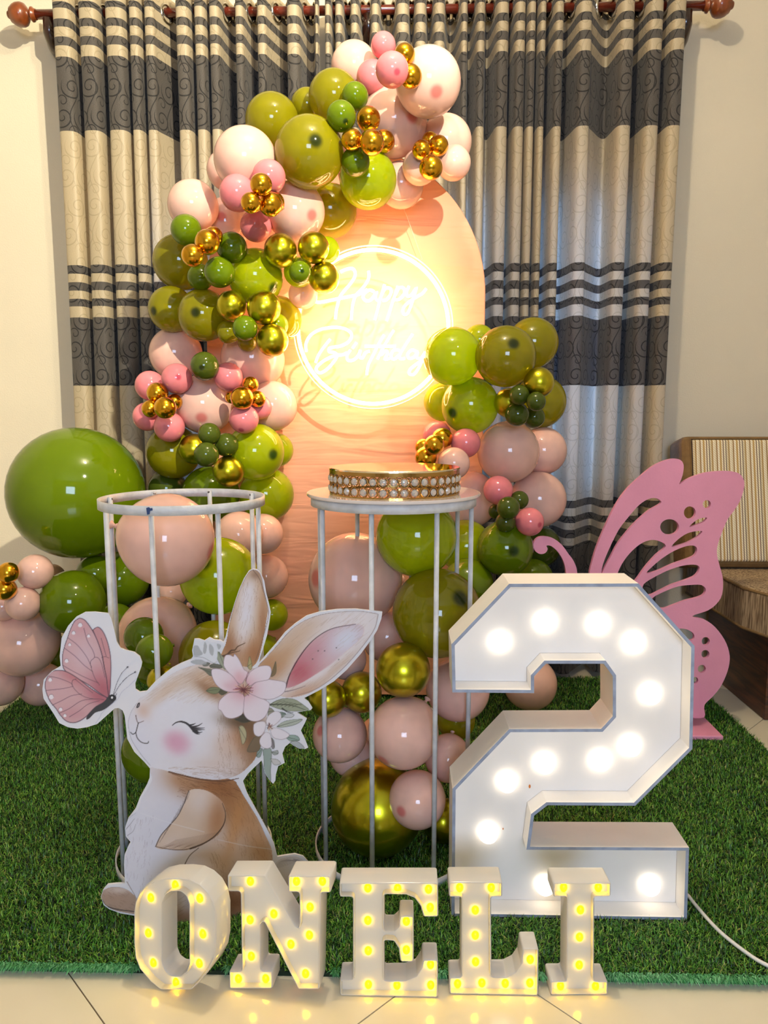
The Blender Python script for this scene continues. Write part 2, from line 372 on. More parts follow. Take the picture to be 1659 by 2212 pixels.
# fronts of the folds as seen (pixel columns at y=200): left edge, right edge
FR_L = [(116, 158), (172, 214), (229, 272), (281, 306), (314, 340), (381, 412), (421, 446), (453, 478), (509, 530), (556, 580), (620, 650), (681, 690)]
FR_R = [(702, 716), (724, 741), (757, 776), (801, 820), (855, 883), (895, 920), (935, 960), (993, 1009), (1027, 1047), (1070, 1098), (1110, 1134), (1138, 1156), (1162, 1178), (1195, 1216), (1246, 1278), (1335, 1368), (1396, 1430), (1446, 1479)]
ZTOP, ZBOT = 2.575, .03
YF, YB = 2.850, 3.000
def make_curtain(fr, label):
    xs = [(P(a, 200, YF).x, P(b, 200, YF).x) for a, b in fr]
    cp = []
    for i, (a, b) in enumerate(xs):
        w_ = b-a
        cp += [(a, YF+.030), (a+w_*.16, YF+.006), ((a+b)/2, YF), (b-w_*.16, YF+.006), (b, YF+.028)]
        if i < len(xs)-1:
            c = xs[i+1][0]; gp = c-b; dp = YB - .02*((i*37) % 3)/2
            if gp > .06: cp += [(b+gp*.25, (YF+dp)/2+.0), (b+gp*.62, dp-.01), (c-gp*.12, dp+.005), (c-.004, (YF+dp)/2+.02)]
            else: cp += [(b+gp*.1, (YF+dp)/2), (b+gp*.35, dp), (c-gp*.35, dp), (c-gp*.1, (YF+dp)/2)]
    pr = np.array(spline(cp, 5)); n = len(pr)
    ln = np.concatenate([[0], np.cumsum(np.hypot(*np.diff(pr, axis=0).T))])
    zs = np.concatenate([np.linspace(ZTOP, 2.40, 6), np.linspace(2.36, ZBOT, 54)]); R = len(zs)
    V = np.zeros((R, n, 3)); UVv = np.zeros((R, n, 2))
    for j, z in enumerate(zs):
        t = (2.5-z)/2.5
        sway = .006*np.sin(pr[:, 0]*9+1.3) * t + .010*np.sin(pr[:, 0]*3.1+t*2.2)*t
        # towards the hem neighbouring folds open into wider, softer waves
        soft = 1-.35*max(0, t-.25)
        yy = YF + (pr[:, 1]-YF)*soft + .018*t*np.sin(pr[:, 0]*14+3*t)
        V[j, :, 0] = pr[:, 0] + sway; V[j, :, 1] = np.minimum(yy, 3.03); V[j, :, 2] = z
        UVv[j, :, 0] = ln; UVv[j, :, 1] = z
    F = [(j*n+i, (j+1)*n+i, (j+1)*n+i+1, j*n+i+1) for j in range(R-1) for i in range(n-1)]
    me = bpy.data.meshes.new('curtain'); me.from_pydata(V.reshape(-1, 3).tolist(), [], F); me.update()
    uvl = me.uv_layers.new(name='UVMap'); fl_ = UVv.reshape(-1, 2)
    vi = np.zeros(len(me.loops), int); me.loops.foreach_get('vertex_index', vi); uvl.data.foreach_set('uv', fl_[vi].ravel())
    root = tag(empty('curtain', (float(pr[:, 0].mean()), 2.93, ZBOT)), label, 'curtain', 'pleated curtains on the wooden rod')
    child(link('cloth', me, M_curt, None, True), root)
    # chrome eyelet rings where the cloth crosses the rod
    yr = 2.93; k = 0
    for i in range(n-1):
        if (pr[i, 1]-yr)*(pr[i+1, 1]-yr) < 0:
            p = (pr[i]+pr[i+1])/2; d = pr[i+1]-pr[i]; ang = math.atan2(d[1], d[0])
            ang = max(-1.25, min(1.25, ang if abs(ang) < PI/2 else ang-math.copysign(PI, ang)))
            o = bpy.data.objects.new('eyelet_ring', RING); C.objects.link(o); k += 1
            o.location = (p[0], yr-.002, 2.513); o.rotation_euler = (PI/2, 0, ang); child(o, root)
    return root
bm = bmesh.new()
M_chr = mat('polished_chrome', (215, 212, 205), .12, 1.0)
def torus_mesh(R_, r, seg=28, s2=8, squash=1.):
    V = []; Fc = []
    for i in range(seg):
        a = 2*PI*i/seg
        for j in range(s2):
            b_ = 2*PI*j/s2; V.append(((R_+r*math.cos(b_))*math.cos(a), (R_+r*math.cos(b_))*math.sin(a), r*math.sin(b_)*squash))
    for i in range(seg):
        for j in range(s2): Fc.append((i*s2+j, ((i+1) % seg)*s2+j, ((i+1) % seg)*s2+(j+1) % s2, i*s2+(j+1) % s2))
    me = bpy.data.meshes.new('torus'); me.from_pydata(V, [], Fc); me.update(); me.polygons.foreach_set('use_smooth', [True]*len(me.polygons)); return me
RING = torus_mesh(.031, .0048, squash=1.6); RING.materials.append(M_chr)
make_curtain(FR_L, 'left grey and cream banded curtain with scroll pattern, reaching the left wall')
make_curtain(FR_R, 'right grey and cream banded curtain with scroll pattern, next to the sofa')
# rod
M_wood = mat('red_brown_varnished_wood', (104, 36, 20), .22, coat=.5, var=.3, vscale=14)
xa, xb = P(78, 30, 2.93).x, P(1520, 12, 2.93).x
rod = tag(empty('curtain_rod', ((xa+xb)/2, 2.93, 2.52)), 'dark red brown wooden curtain rod with carved end knobs above the window', 'curtain rod')
child(tube('pole', [(xa, 2.93, 2.52), (xb, 2.93, 2.52)], .0165, M_wood, seg=20), rod)
fin = [(0, 0), (.020, 0), (.021, .008), (.027, .012), (.028, .018), (.020, .022), (.017, .030), (.026, .036), (.040, .048), (.045, .062), (.044, .080), (.038, .096), (.031, .104), (.030, .108), (.016, .110), (.017, .116), (.013, .124), (0, .128)]
fin = [(r*.92, z*.85) for r, z in fin]
FIN = lathe_mesh(fin, 20)
M_fin = mat('carved_brown_wood', (128, 62, 24), .3, coat=.5, var=.35, vscale=30)
for x, s in ((xa, -1), (xb, 1)):
    o = link('finial', FIN, M_fin, None, True); o.location = (x, 2.93, 2.52); o.rotation_euler = (0, s*PI/2, 0); child(o, rod)
BR = lathe_mesh([(0, 0), (.040, 0), (.042, .012), (.030, .022), (.020, .034), (.018, .07), (.026, .082), (.022, .094)], 20)
M_dwood = mat('dark_bracket_wood', (44, 20, 14), .25, coat=.5)
for x in (xa+.045, P(796, 30, 2.93).x, xb-.06):
    child(tube('bracket', [(x, 3.05, 2.44), (x, 3.02, 2.425), (x, 2.975, 2.43), (x, 2.935, 2.462), (x, 2.93, 2.505)], lambda t: .034-.014*t, M_dwood, seg=14), rod)

# ------------------------------------------------------------------ arch backdrop
def fabric_mat():
    m = mat('blush_stretch_fabric', (222, 160, 128), .62, bump=.0)
    nt = m.node_tree; b = nt.nodes['Principled BSDF']; tc = nd(nt, 'ShaderNodeTexCoord'); mp = nd(nt, 'ShaderNodeMapping'); mp.inputs['Scale'].default_value = (2.0, 1, 14)
    n = nd(nt, 'ShaderNodeTexNoise'); n.inputs['Scale'].default_value = 1.6; n.inputs['Distortion'].default_value = .6
    nt.links.new(tc.outputs['Object'], mp.inputs[0]); nt.links.new(mp.outputs[0], n.inputs['Vector'])
    bp = nd(nt, 'ShaderNodeBump'); bp.inputs['Strength'].default_value = .35; bp.inputs['Distance'].default_value = .02
    nt.links.new(n.outputs[0], bp.inputs['Height']); nt.links.new(bp.outputs[0], b.inputs['Normal']); return m
BY = 2.62
pl = Plane(P(745, 1300, BY) * 1.0, 0); pl = Plane((P(745, 640, BY).x, BY, 0), 0)
cc = P(745, 640, BY); hw = P(1046, 640, BY).x - cc.x
zc = cc.z; loop = [(-hw, .03), (hw, .03)] + [(hw*math.cos(a), zc + hw*1.02*math.sin(a)) for a in np.linspace(0, PI, 49)]
bd = tag(empty('arch_backdrop', (cc.x, BY, 0)), 'tall arched panel covered in blush peach cloth behind the balloon garland', 'backdrop')
me = plate_mesh([orient(loop)], .05, .004); me.transform(pl.W)
child(link('fabric_panel', me, fabric_mat(), None, True), bd)
for s in (-1, 1):
    child(boxobj('foot', cc.x+s*hw*.7-.03, cc.x+s*hw*.7+.03, BY-.16, BY+.2, .008, .03, mat('white_metal', (225, 225, 220), .4), bev=.003), bd)

# ------------------------------------------------------------------ neon sign
SY = 2.47
sc_c = P(806, 709, SY); RS = P(968, 709, SY).x - sc_c.x
SPL = Plane(sc_c, 0, 0)
M_neon = mat('lit_warm_white_tube', (255, 226, 190), .5, emis=(255, 200, 138), estr=30)
ng = tag(empty('neon_sign', sc_c), 'round lit warm white neon sign reading Happy Birthday on the blush arch', 'neon sign')
macr = bpy.data.materials.new('clear_acrylic'); macr.use_nodes = True; nt = macr.node_tree; nt.nodes.clear()
o_ = nt.nodes.new('ShaderNodeOutputMaterial'); t_ = nt.nodes.new('ShaderNodeBsdfTransparent'); gl = nt.nodes.new('ShaderNodeBsdfGlossy'); mx = nt.nodes.new('ShaderNodeMixShader')
gl.inputs['Roughness'].default_value = .15; mx.inputs[0].default_value = .008
nt.links.new(t_.outputs[0], mx.inputs[1]); nt.links.new(gl.outputs[0], mx.inputs[2]); nt.links.new(mx.outputs[0], o_.inputs[0])
Ra = RS*1.065
me = plate_mesh([[(Ra*math.cos(a), Ra*math.sin(a)) for a in np.linspace(0, 2*PI, 97)[:-1]]], .004); me.transform(SPL.W)
child(link('acrylic_disc', me, macr), ng)
child(tube('acrylic_rim', [sc_c + Vector((Ra*math.cos(a), 0, Ra*math.sin(a))) for a in np.linspace(0, 2*PI, 97)[:-1]], .0022, mat('acrylic_edge', (250, 225, 190), .3, emis=(255, 214, 160), estr=.5), seg=6, closed=True), ng)
child(tube('ring_tube', [sc_c + Vector((RS*math.cos(a), -.012, RS*math.sin(a))) for a in np.linspace(0, 2*PI, 97)[:-1]], .0058, M_neon, seg=8, closed=True), ng)
HAP = [[(530,160),(600,130),(670,120),(705,160),(700,220),(650,300),(580,380),(530,450),(500,540),(480,640),(470,720)],
 [(210,420),(205,470),(230,510),(290,520),(400,500),(520,475),(650,450),(740,430),(800,400),(850,370)],
 [(865,150),(870,220),(840,290),(780,370),(720,430),(690,500),(670,600),(660,730)],
 [(930,395),(880,375),(820,410),(800,460),(830,500),(880,500),(930,450),(960,400),(945,460),(975,500),(1010,470)],
 [(1055,310),(1030,400),(1000,500),(970,620),(940,730)], [(1020,430),(1070,355),(1125,360),(1130,420),(1080,490),(1030,500)],
 [(1215,330),(1180,430),(1150,520),(1120,620),(1080,740)], [(1180,440),(1230,350),(1285,355),(1290,420),(1230,485),(1180,490)],
 [(1345,330),(1315,400),(1330,450),(1380,430),(1435,350),(1400,460),(1370,560),(1330,650),(1285,665),(1275,600),(1330,530),(1430,460),(1500,420),(1550,360)]]
BIR = [[(125,390),(120,300),(170,200),(280,130),(430,100),(560,110),(640,150),(665,200),(630,270),(540,320),(450,335),(400,350),(400,390),(460,400),(490,440),(450,510),(380,590),(300,640),(250,620),(250,570),(330,500),(450,440),(560,425),(610,400)],
 [(410,240),(330,340),(270,430),(235,520)],
 [(650,370),(610,430),(620,490),(680,490),(740,440),(770,370)], [(722,280),(675,350)],
 [(770,370),(755,440),(790,465),(830,400),(880,385)],
 [(1050,190),(980,310),(920,430),(870,530),(850,600),(845,665)], [(820,325),(1190,325)],
 [(1165,135),(1080,270),(1010,400),(970,480)], [(1010,430),(1070,380),(1090,410),(1060,480),(1120,470)],
 [(1390,180),(1310,300),(1240,420),(1240,470),(1300,470)], [(1235,375),(1170,370),(1130,430),(1165,480),(1240,420)],
 [(1440,390),(1380,370),(1330,420),(1350,470),(1410,450),(1450,390),(1440,460),(1480,470)],
 [(1490,470),(1540,395)], [(1530,410),(1500,500),(1450,600),(1400,660),(1350,650),(1360,600),(1430,540),(1520,480),(1575,430)]]
for strokes, oy in ((HAP, 560), (BIR, 690)):
    for s in strokes:
        q = []
        for x, y in s:
            uvp = SPL.uv(640+x/5.53, oy+y/5.53); q.append((uvp[0], uvp[1], .012))
        child(tube('letter_tube', [SPL.W @ Vector(p) for p in spline(q, 4)], .0046, M_neon, seg=6), ng)
M_line = mat('clear_nylon_line', (235, 225, 205), .3)
top = sc_c + Vector((.155, 0, .215))
child(tube('hanging_line', [top, P(912, 560, BY-.03), P(880, 470, BY-.035), P(862, 425, BY-.03)], .0007, M_line, seg=5), ng)

# ------------------------------------------------------------------ plinth stands
M_paint = mat('chipped_white_paint', (206, 208, 212), .45, var=.22, vscale=28, bump=.15, bscale=90)
M_weld = mat('dark_weld_and_rust', (112, 106, 100), .7, var=.5, vscale=60)
M_chip = mat('blue_paint_chip', (30, 60, 110), .5)
def stand(name, px, Y, R_, zt, a0, label, disc=False):
    c = P(px, 1085, Y); r = tag(empty(name, (c.x, Y, .0)), label, 'display stand', 'white wire cylinder stands')
    def band(nm, z0, z1):
        prof = [(R_, z0), (R_, z1), (R_-.003, z1), (R_-.003, z0), (R_, z0)]
        o = link(nm, lathe_mesh(prof, 72), M_paint, None, False); o.location = (c.x, Y, 0); child(o, r)
        for p in o.data.polygons: p.use_smooth = abs(p.normal.z) < .5
    band('top_ring', zt-.020, zt); band('bottom_ring', .010, .030)
    for k in range(8):
        a = math.radians(a0+45*k); x, y = c.x+math.sin(a)*(R_-.009), Y-math.cos(a)*(R_-.009)
        lg = child(tube('rod_leg', [(x, y, .012), (x, y, zt-.004)], .0055, M_paint, seg=10), r)
        wm = bmesh.new(); bmesh.ops.create_icosphere(wm, subdivisions=2, radius=.0042)
        for v in wm.verts: v.co = v.co*random.uniform(.8, 1.15) + Vector((x-math.sin(a)*.002, y+math.cos(a)*.002, zt-.008))
        o = bmobj('weld', wm, M_weld, None, True); o.parent = lg
    return r, c
st1, c1 = stand('wire_stand', 396, 1.64, .181, .868, -5, 'open topped white wire cylinder stand on the left, around pink balloons')
st2, c2 = stand('wire_stand', 850, 1.68, .188, .868, -14, 'middle white wire cylinder stand carrying the crystal cake stand')
# blue chip on the left ring
bm = bmesh.new(); vs = [(-.004,.0045),(.0,.006),(.003,.004),(.0055,.005),(.006,.001),(.002,.000),(.001,-.005),(-.003,-.006),(-.0035,-.001)]
a = math.radians(-5); f = [bm.verts.new((c1.x+math.sin(a)*.1815+u*1.3, 1.64-math.cos(a)*.1822, .8585+v*1.3)) for u, v in vs]; bm.faces.new(f)
child(bmobj('paint_chip', bm, M_chip), st1)
M_top = mat('glossy_white_table_top', (226, 214, 206), .10, coat=.6, var=.06, vscale=5)
bm = bmesh.new(); bmesh.ops.create_cone(bm, cap_ends=True, segments=96, radius1=.197, radius2=.197, depth=.007)
bmesh.ops.bevel(bm, geom=[e for e in bm.edges if abs(e.verts[0].co.z-e.verts[1].co.z) < 1e-5], offset=.0015, segments=2, affect='EDGES')
o = bmobj('table_top', bm, M_top); o.location = (c2.x, 1.68, .868+.0036+.001); child(o, st2)

# ------------------------------------------------------------------ crystal cake stand
M_gold = mat('pale_gold_metal', (190, 150, 84), .2, 1.0); M_mir = mat('mirror_cake_plate', (240, 228, 205), .04, 1.0)
mcr = bpy.data.materials.new('cut_crystal'); mcr.use_nodes = True; b = mcr.node_tree.nodes['Principled BSDF']
b.inputs['Transmission Weight'].default_value = .6; b.inputs['Roughness'].default_value = .02; b.inputs['IOR'].default_value = 1.5; b.inputs['Base Color'].default_value = (1, .95, .85, 1)
cz = .868+.0081; ccx, ccy, cr = P(852, 1030, 1.66).x, 1.66, .1455
ck = tag(empty('cake_stand', (ccx, ccy, cz)), 'round mirror topped cake stand ringed with crystals on the middle white stand', 'cake stand')
o = link('mirror_plate', lathe_mesh([(0, .054), (cr+.001, .054), (cr+.0015, .0565), (cr, .058), (0, .058)], 96), M_mir, None); o.location = (ccx, ccy, cz); child(o, ck)
for nm, z0, z1 in (('top_band', .046, .054), ('bottom_band', .0, .003)):
    o = link(nm, lathe_mesh([(cr, z0), (cr, z1), (cr-.003, z1), (cr-.003, z0), (cr, z0)], 96), M_gold, None); o.location = (ccx, ccy, cz); child(o, ck)
RG = torus_mesh(.0107, .0012, 20, 5); RG.materials.append(mat('antique_gold_wire', (168, 128, 66), .3, 1.0))
bm = bmesh.new(); r0 = [bm.verts.new((.0078*math.cos(a), .0078*math.sin(a), 0)) for a in np.linspace(0, 2*PI, 13)[:-1]]
r1 = [bm.verts.new((.0045*math.cos(a+.26), .0045*math.sin(a+.26), .0038)) for a in np.linspace(0, 2*PI, 13)[:-1]]
tp, bt = bm.verts.new((0, 0, .0046)), bm.verts.new((0, 0, -.0046))
for k in range(12):
    bm.faces.new((r0[k], r0[(k+1) % 12], r1[k])); bm.faces.new((r0[(k+1) % 12], r1[(k+1) % 12], r1[k])); bm.faces.new((r1[k], r1[(k+1) % 12], tp)); bm.faces.new((r0[(k+1) % 12], r0[k], bt))
bmesh.ops.recalc_face_normals(bm, faces=bm.faces[:])
CR = bpy.data.meshes.new('crystal'); bm.to_mesh(CR); bm.free(); CR.materials.append(mcr)
NC = 41
for row, z in enumerate((.0125, .0345)):
    for k in range(NC):
        a = 2*PI*(k+.5*row*0)/NC; p = Vector((ccx+math.sin(a)*(cr-.001), ccy-math.cos(a)*(cr-.001), cz+z))
        o = bpy.data.objects.new('wire_circle', RG); C.objects.link(o); o.location = p; o.rotation_euler = (PI/2, 0, a); child(o, ck)
        q = bpy.data.objects.new('crystal', CR); C.objects.link(q); q.location = p; q.rotation_euler = (PI/2, 0, a); child(q, ck)
# ------------------------------------------------------------------ balloons
def latex(name, col, trans=.45, gloss=.06, spot=None, tcol=None, plain=False):
    if plain: spot, name = col, name+'_plain'
    m = bpy.data.materials.new(name); m.use_nodes = True; nt = m.node_tree; nt.nodes.clear(); L = nt.links.new
    tc = nd(nt, 'ShaderNodeTexCoord'); sp = nd(nt, 'ShaderNodeSeparateXYZ'); L(tc.outputs['Object'], sp.inputs[0])
    # thick latex pole at the nose (+z of the balloon) is deeper in colour
    k = nd(nt, 'ShaderNodeMapRange', interpolation_type='SMOOTHSTEP'); k.inputs[1].default_value = .965; k.inputs[2].default_value = .997; L(sp.outputs[2], k.inputs[0])
    no = nd(nt, 'ShaderNodeTexNoise'); no.inputs['Scale'].default_value = 1.6; L(tc.outputs['Object'], no.inputs['Vector'])
    n2 = nd(nt, 'ShaderNodeMapRange'); n2.inputs[1].default_value = .3; n2.inputs[2].default_value = .7; n2.inputs[3].default_value = .9; n2.inputs[4].default_value = 1.08; L(no.outputs[0], n2.inputs[0])
    mxc = nd(nt, 'ShaderNodeMix', data_type='RGBA'); L(k.outputs[0], mxc.inputs[0]); mxc.inputs[6].default_value = lin(col); mxc.inputs[7].default_value = lin(spot or tuple(c*.55 for c in col))
    sc_ = nd(nt, 'ShaderNodeVectorMath', operation='SCALE'); L(mxc.outputs[2], sc_.inputs[0]); L(n2.outputs[0], sc_.inputs['Scale'])
    df = nd(nt, 'ShaderNodeBsdfDiffuse'); L(sc_.outputs[0], df.inputs[0])
    tr = nd(nt, 'ShaderNodeBsdfTranslucent')
    mt = nd(nt, 'ShaderNodeMix', data_type='RGBA'); L(k.outputs[0], mt.inputs[0]); mt.inputs[6].default_value = lin(tcol or col); mt.inputs[7].default_value = lin((tcol or col) if plain else spot or tuple(c*.5 for c in col)); L(mt.outputs[2], tr.inputs[0])
    a = nd(nt, 'ShaderNodeMixShader'); a.inputs[0].default_value = trans; L(df.outputs[0], a.inputs[1]); L(tr.outputs[0], a.inputs[2])
    gl = nd(nt, 'ShaderNodeBsdfGlossy'); gl.inputs['Roughness'].default_value = gloss
    fr = nd(nt, 'ShaderNodeFresnel'); fr.inputs[0].default_value = 1.5
    b = nd(nt, 'ShaderNodeMixShader'); L(fr.outputs[0], b.inputs[0]); L(a.outputs[0], b.inputs[1]); L(gl.outputs[0], b.inputs[2])
    o = nd(nt, 'ShaderNodeOutputMaterial'); L(b.outputs[0], o.inputs[0]); return m
def chrome(name, col, rough):
    m = mat(name, col, rough, 1.0, coat=.3); return m
LXA = dict(pink=(('pale_pink_latex', (255, 206, 190), .24), dict(spot=(236, 138, 130), tcol=(255, 226, 204))),
          dusty=(('dusty_rose_latex', (248, 142, 150), .25), dict(spot=(214, 88, 108), tcol=(255, 170, 160))),
          olive=(('olive_latex', (150, 146, 16), .42), dict(spot=(52, 62, 22), tcol=(240, 226, 20))),
          lit_olive=(('lit_tone_olive_latex', (204, 220, 18), .58), dict(spot=(62, 96, 24), tcol=(205, 244, 12))),  # olive latex in a brighter tone, glow of the light painted into its colour
          green=(('leaf_green_latex', (104, 128, 10), .28), dict(spot=(40, 64, 14), tcol=(170, 200, 14))),
          dark=(('deep_olive_latex', (78, 92, 26), .25), dict(spot=(40, 50, 16), tcol=(90, 110, 14))),
          gold=chrome('gold_chrome_latex', (216, 160, 28), .20),
          gilt=chrome('green_gold_chrome_latex', (184, 176, 30), .28))
LX = {}
for k, v in LXA.items():
    if isinstance(v, bpy.types.Material): LX[k] = v; LX[k+'0'] = v
    else: LX[k] = latex(*v[0], **v[1]); LX[k+'0'] = latex(*v[0], plain=True, **{a: b for a, b in v[1].items() if a != 'spot'})
prof = [(0, 1.0)]
for i in range(1, 25):
    t = PI*i/25.; r_ = math.sin(t); z_ = math.cos(t)
    if z_ < 0: z_ *= 1.0+.10*(-z_)**3; r_ *= 1-.06*(-z_)**4
    prof.append((r_, z_))
prof += [(.065, -1.115), (.045, -1.135)]
BM = lathe_mesh(prof, 40, 'balloon_body'); BM.polygons.foreach_set('use_smooth', [True]*len(BM.polygons))
KN = lathe_mesh([(0, -1.12), (.05, -1.12), (.068, -1.145), (.05, -1.17), (.035, -1.19), (.05, -1.22), (.095, -1.27), (.10, -1.285), (.075, -1.28), (.03, -1.22), (0, -1.20)], 16, 'balloon_knot'); KN.polygons.foreach_set('use_smooth', [True]*len(KN.polygons))
BMK = {}
for k, m in LX.items():
    a = BM.copy(); a.materials.append(m); b = KN.copy(); b.materials.append(m); BMK[k] = (a, b)
COL = dict(pink='pale pink', dusty='dusty rose', olive='olive', lit_olive='lit toned olive', green='leaf green', dark='deep olive', gold='chrome gold', gilt='green gold chrome')
# x, y, radius (pixels), kind, depth, layer (higher = nearer), label, (nose direction in picture: dx, dy) or None
BL = []
def B(x, y, r, k, Y, layer, label, nose=None, zone='arch'): BL.append([x, y, r, k, Y, layer, label, nose, zone])
g1 = 2.42
# crown of the arch
B(765,143,50,'pink',g1,0,'large pale pink balloon at the garland top, left behind the dusty rose trio')
B(828,98,27,'dusty',g1,2,'topmost small dusty rose balloon of the whole garland')
B(805,167,35,'dusty',g1,2,'small dusty rose balloon at the crown, lower left of its trio')
B(847,151,36,'dusty',g1,3,'small dusty rose balloon at the crown, front of its trio', (.3,.1))
B(874,118,23,'gold',g1,2,'upper chrome gold balloon beside the crown dusty rose trio')
B(887,165,25,'gold',g1,2,'lower chrome gold balloon beside the crown dusty rose trio')
B(925,178,71,'pink',g1,1,'largest pale pink balloon at the top right of the garland crown', (.25,.25))
B(850,264,73,'pink',g1,1,'large peach lit pink balloon under the crown trio, beside the leaf green pair', (.55,-.15))
B(962,307,57,'pink',g1,0,'large pale pink balloon behind the right-hand chrome gold trio')
B(980,352,37,'pink',g1,1,'small pale pink balloon at the lower right of the right-hand gold trio')
B(907,361,38,'pink',g1,1,'small pale pink balloon at the lower left of the right-hand gold trio')
B(911,324,21,'gold',g1,3,'left chrome gold balloon of the trio at the upper right of the arch')
B(947,315,22,'gold',g1,3,'right chrome gold balloon of the trio at the upper right of the arch')
B(931,362,26,'gold',g1,4,'lowest chrome gold balloon of the trio at the upper right of the arch')
B(929,303,18,'gold',g1,2,'half hidden gold balloon behind the trio at the upper right')
B(866,400,49,'pink',g1,0,'pale glowing pink balloon hanging lowest under the crown, over the arch edge')
# olive run left of the crown
B(722,210,56,'olive',g1,1,'large olive balloon behind the two leaf green ones near the crown')
B(664,228,36,'olive',g1,0,'olive balloon peeping between two larger olive ones near the crown')
B(588,262,58,'olive',g1,1,'leftmost large olive balloon of the upper olive run')
B(668,329,75,'olive',g1,2,'largest olive balloon of the upper run, dark nose spot facing out', (.18,-.3))
B(767,208,29,'green',g1,3,'upper of two leaf green balloons above the four gold ones')
B(737,251,32,'green',g1,4,'lower of two leaf green balloons above the four gold ones', (.3,.3))
B(796,257,26,'gold',g1,4,'topmost of four gold balloons clustered under the leaf green pair')
B(760,302,23,'gold',g1,4,'left one of four gold balloons clustered under the leaf green pair')
B(803,308,27,'gold',g1,5,'front one of four gold balloons clustered under the leaf green pair')
B(829,305,24,'gold',g1,3,'rearmost right one of four gold balloons under the leaf green pair')
B(768,350,31,'green',g1,3,'leaf green balloon just below the four clustered gold balloons')
B(795,388,62,'lit_olive',g1,1,'large bright lit toned olive balloon below the leaf green one, lit from underneath')
B(714,456,57,'olive',g1,0,'large glowing yellow olive balloon behind the big olive and the pink one')
B(655,635,32,'pink',g1,0,'pale pink balloon behind the chrome group, touching the neon circle at upper left')
# upper pink cluster
B(530,345,68,'pink',g1,2,'large pink balloon at the top of the upper left pink cluster')
B(490,368,43,'pink',g1,1,'pink balloon peeping out behind the top one of the upper pink cluster')
B(417,444,54,'pink',g1,1,'leftmost large pink balloon of the upper pink cluster')
B(490,483,54,'pink',g1,1,'peach lit pink balloon with nose spot, centre of the upper pink cluster', (-.2,-.25))
B(638,457,64,'pink',g1,1,'large pink balloon right of the gold trio, glowing from the neon', (.55,.1))
B(513,417,39,'dusty',g1,3,'left dusty rose balloon around the upper left gold trio')
B(581,382,36,'dusty',g1,3,'upper right dusty rose balloon around the upper left gold trio')
B(553,488,34,'dusty',g1,3,'lower coral rose balloon hanging under the upper left gold trio')
B(564,399,24,'gold',g1,4,'top one of the gold trio among the upper dusty rose balloons')
B(542,438,22,'gold',g1,4,'lower left one of the gold trio among the upper dusty rose balloons')
B(584,441,26,'gold',g1,4,'lower right one of the gold trio among the upper dusty rose balloons')
B(592,438,23,'gold',g1,3,'gold balloon mostly hidden behind the lower right one of the upper trio')
# green cluster on the left shoulder
B(390,566,59,'olive',g1,0,'large deep toned olive balloon at the left shoulder, behind leaf green ones')
B(402,497,33,'green',g1,3,'leaf green balloon at the top of the left shoulder cluster')
B(448,523,27,'gold',g1,4,'long gold balloon in the middle of the left shoulder cluster')
B(461,511,21,'gold',g1,3,'gold balloon tucked behind the other two of the left shoulder')
B(416,552,24,'gold',g1,4,'lower left gold balloon of the left shoulder cluster')
B(501,535,33,'green',g1,3,'right leaf green balloon of the left shoulder cluster')
B(474,588,33,'green',g1,4,'lower front leaf green balloon of the left shoulder cluster')
B(433,599,28,'green',g1,2,'half hidden leaf green balloon at the bottom of the left shoulder cluster')
B(553,598,60,'lit_olive',g1,1,'large lit toned olive balloon glowing between the two chrome groups', (.6,.35))
B(606,541,36,'gilt',g1,4,'left one of two green gold chrome balloons left of the neon circle top')
B(677,535,34,'gilt',g1,4,'right one of two green gold chrome balloons left of the neon circle top')
B(706,540,28,'lit_olive',g1,2,'small lit toned olive balloon hiding behind the right chrome one near the neon circle')
B(645,588,32,'lit_olive',g1,2,'small lit toned olive balloon behind the little green one near the neon circle')
B(648,588,24,'green',g1,5,'little green balloon between the chrome ones left of the neon circle', (.2,-.1))
B(700,600,34,'gilt',g1,3,'bright yellow chrome balloon overlapping the upper left of the neon circle')
# second green cluster
B(370,668,49,'olive',g1,1,'leftmost large olive balloon of the middle left run', (-.75,.1))
B(440,681,56,'olive',g1,2,'large brownish olive balloon with dark nose spot, middle left run', (-.3,-.1))
B(602,690,50,'olive',g1,0,'glowing yellow olive balloon nearest the left edge of the neon circle')
B(500,660,32,'gilt',g1,4,'upper left chrome balloon of the middle left cluster')
B(570,665,37,'gilt',g1,4,'upper right pale chrome balloon of the middle left cluster')
B(529,709,27,'green',g1,5,'leaf green balloon at the front of the middle left cluster')
B(493,717,25,'olive',g1,3,'small brown olive balloon at the lower left of the middle left cluster')
B(588,735,35,'gilt',g1,4,'lower right chrome balloon of the middle left cluster')
B(598,702,25,'lit_olive',g1,2,'small lit toned olive balloon wedged behind the two right chrome ones, middle left')
B(534,738,21,'olive',g1,2,'small yellow olive balloon peeping out below the middle left cluster')
# pink middle cluster
B(380,764,57,'pink',g1,1,'large pink balloon at the upper left of the middle pink cluster')
B(546,776,69,'pink',g1,0,'largest pale glowing pink balloon of the middle pink cluster')
B(588,877,54,'pink',g1,0,'pale cream pink balloon at the right edge of the middle pink cluster')
B(441,873,64,'pink',g1,1,'large peach pink balloon with nose spot, centre of the middle pink cluster', (-.1,.45))
B(442,791,31,'dark',g1,3,'single deep olive balloon among the middle pink cluster', (-.2,.1))
B(382,818,33,'dusty',g1,3,'upper right dusty rose balloon around the far left gold four', (.1,-.1))
B(324,833,32,'dusty',g1,2,'upper left dusty rose balloon around the far left gold four')
B(493,814,31,'dusty',g1,3,'dusty rose balloon right of the single deep olive one')
B(318,900,31,'dusty',g1,2,'lower left dusty rose balloon around the far left gold four')
B(366,922,33,'dusty',g1,3,'lowest dusty rose balloon below the far left gold four')
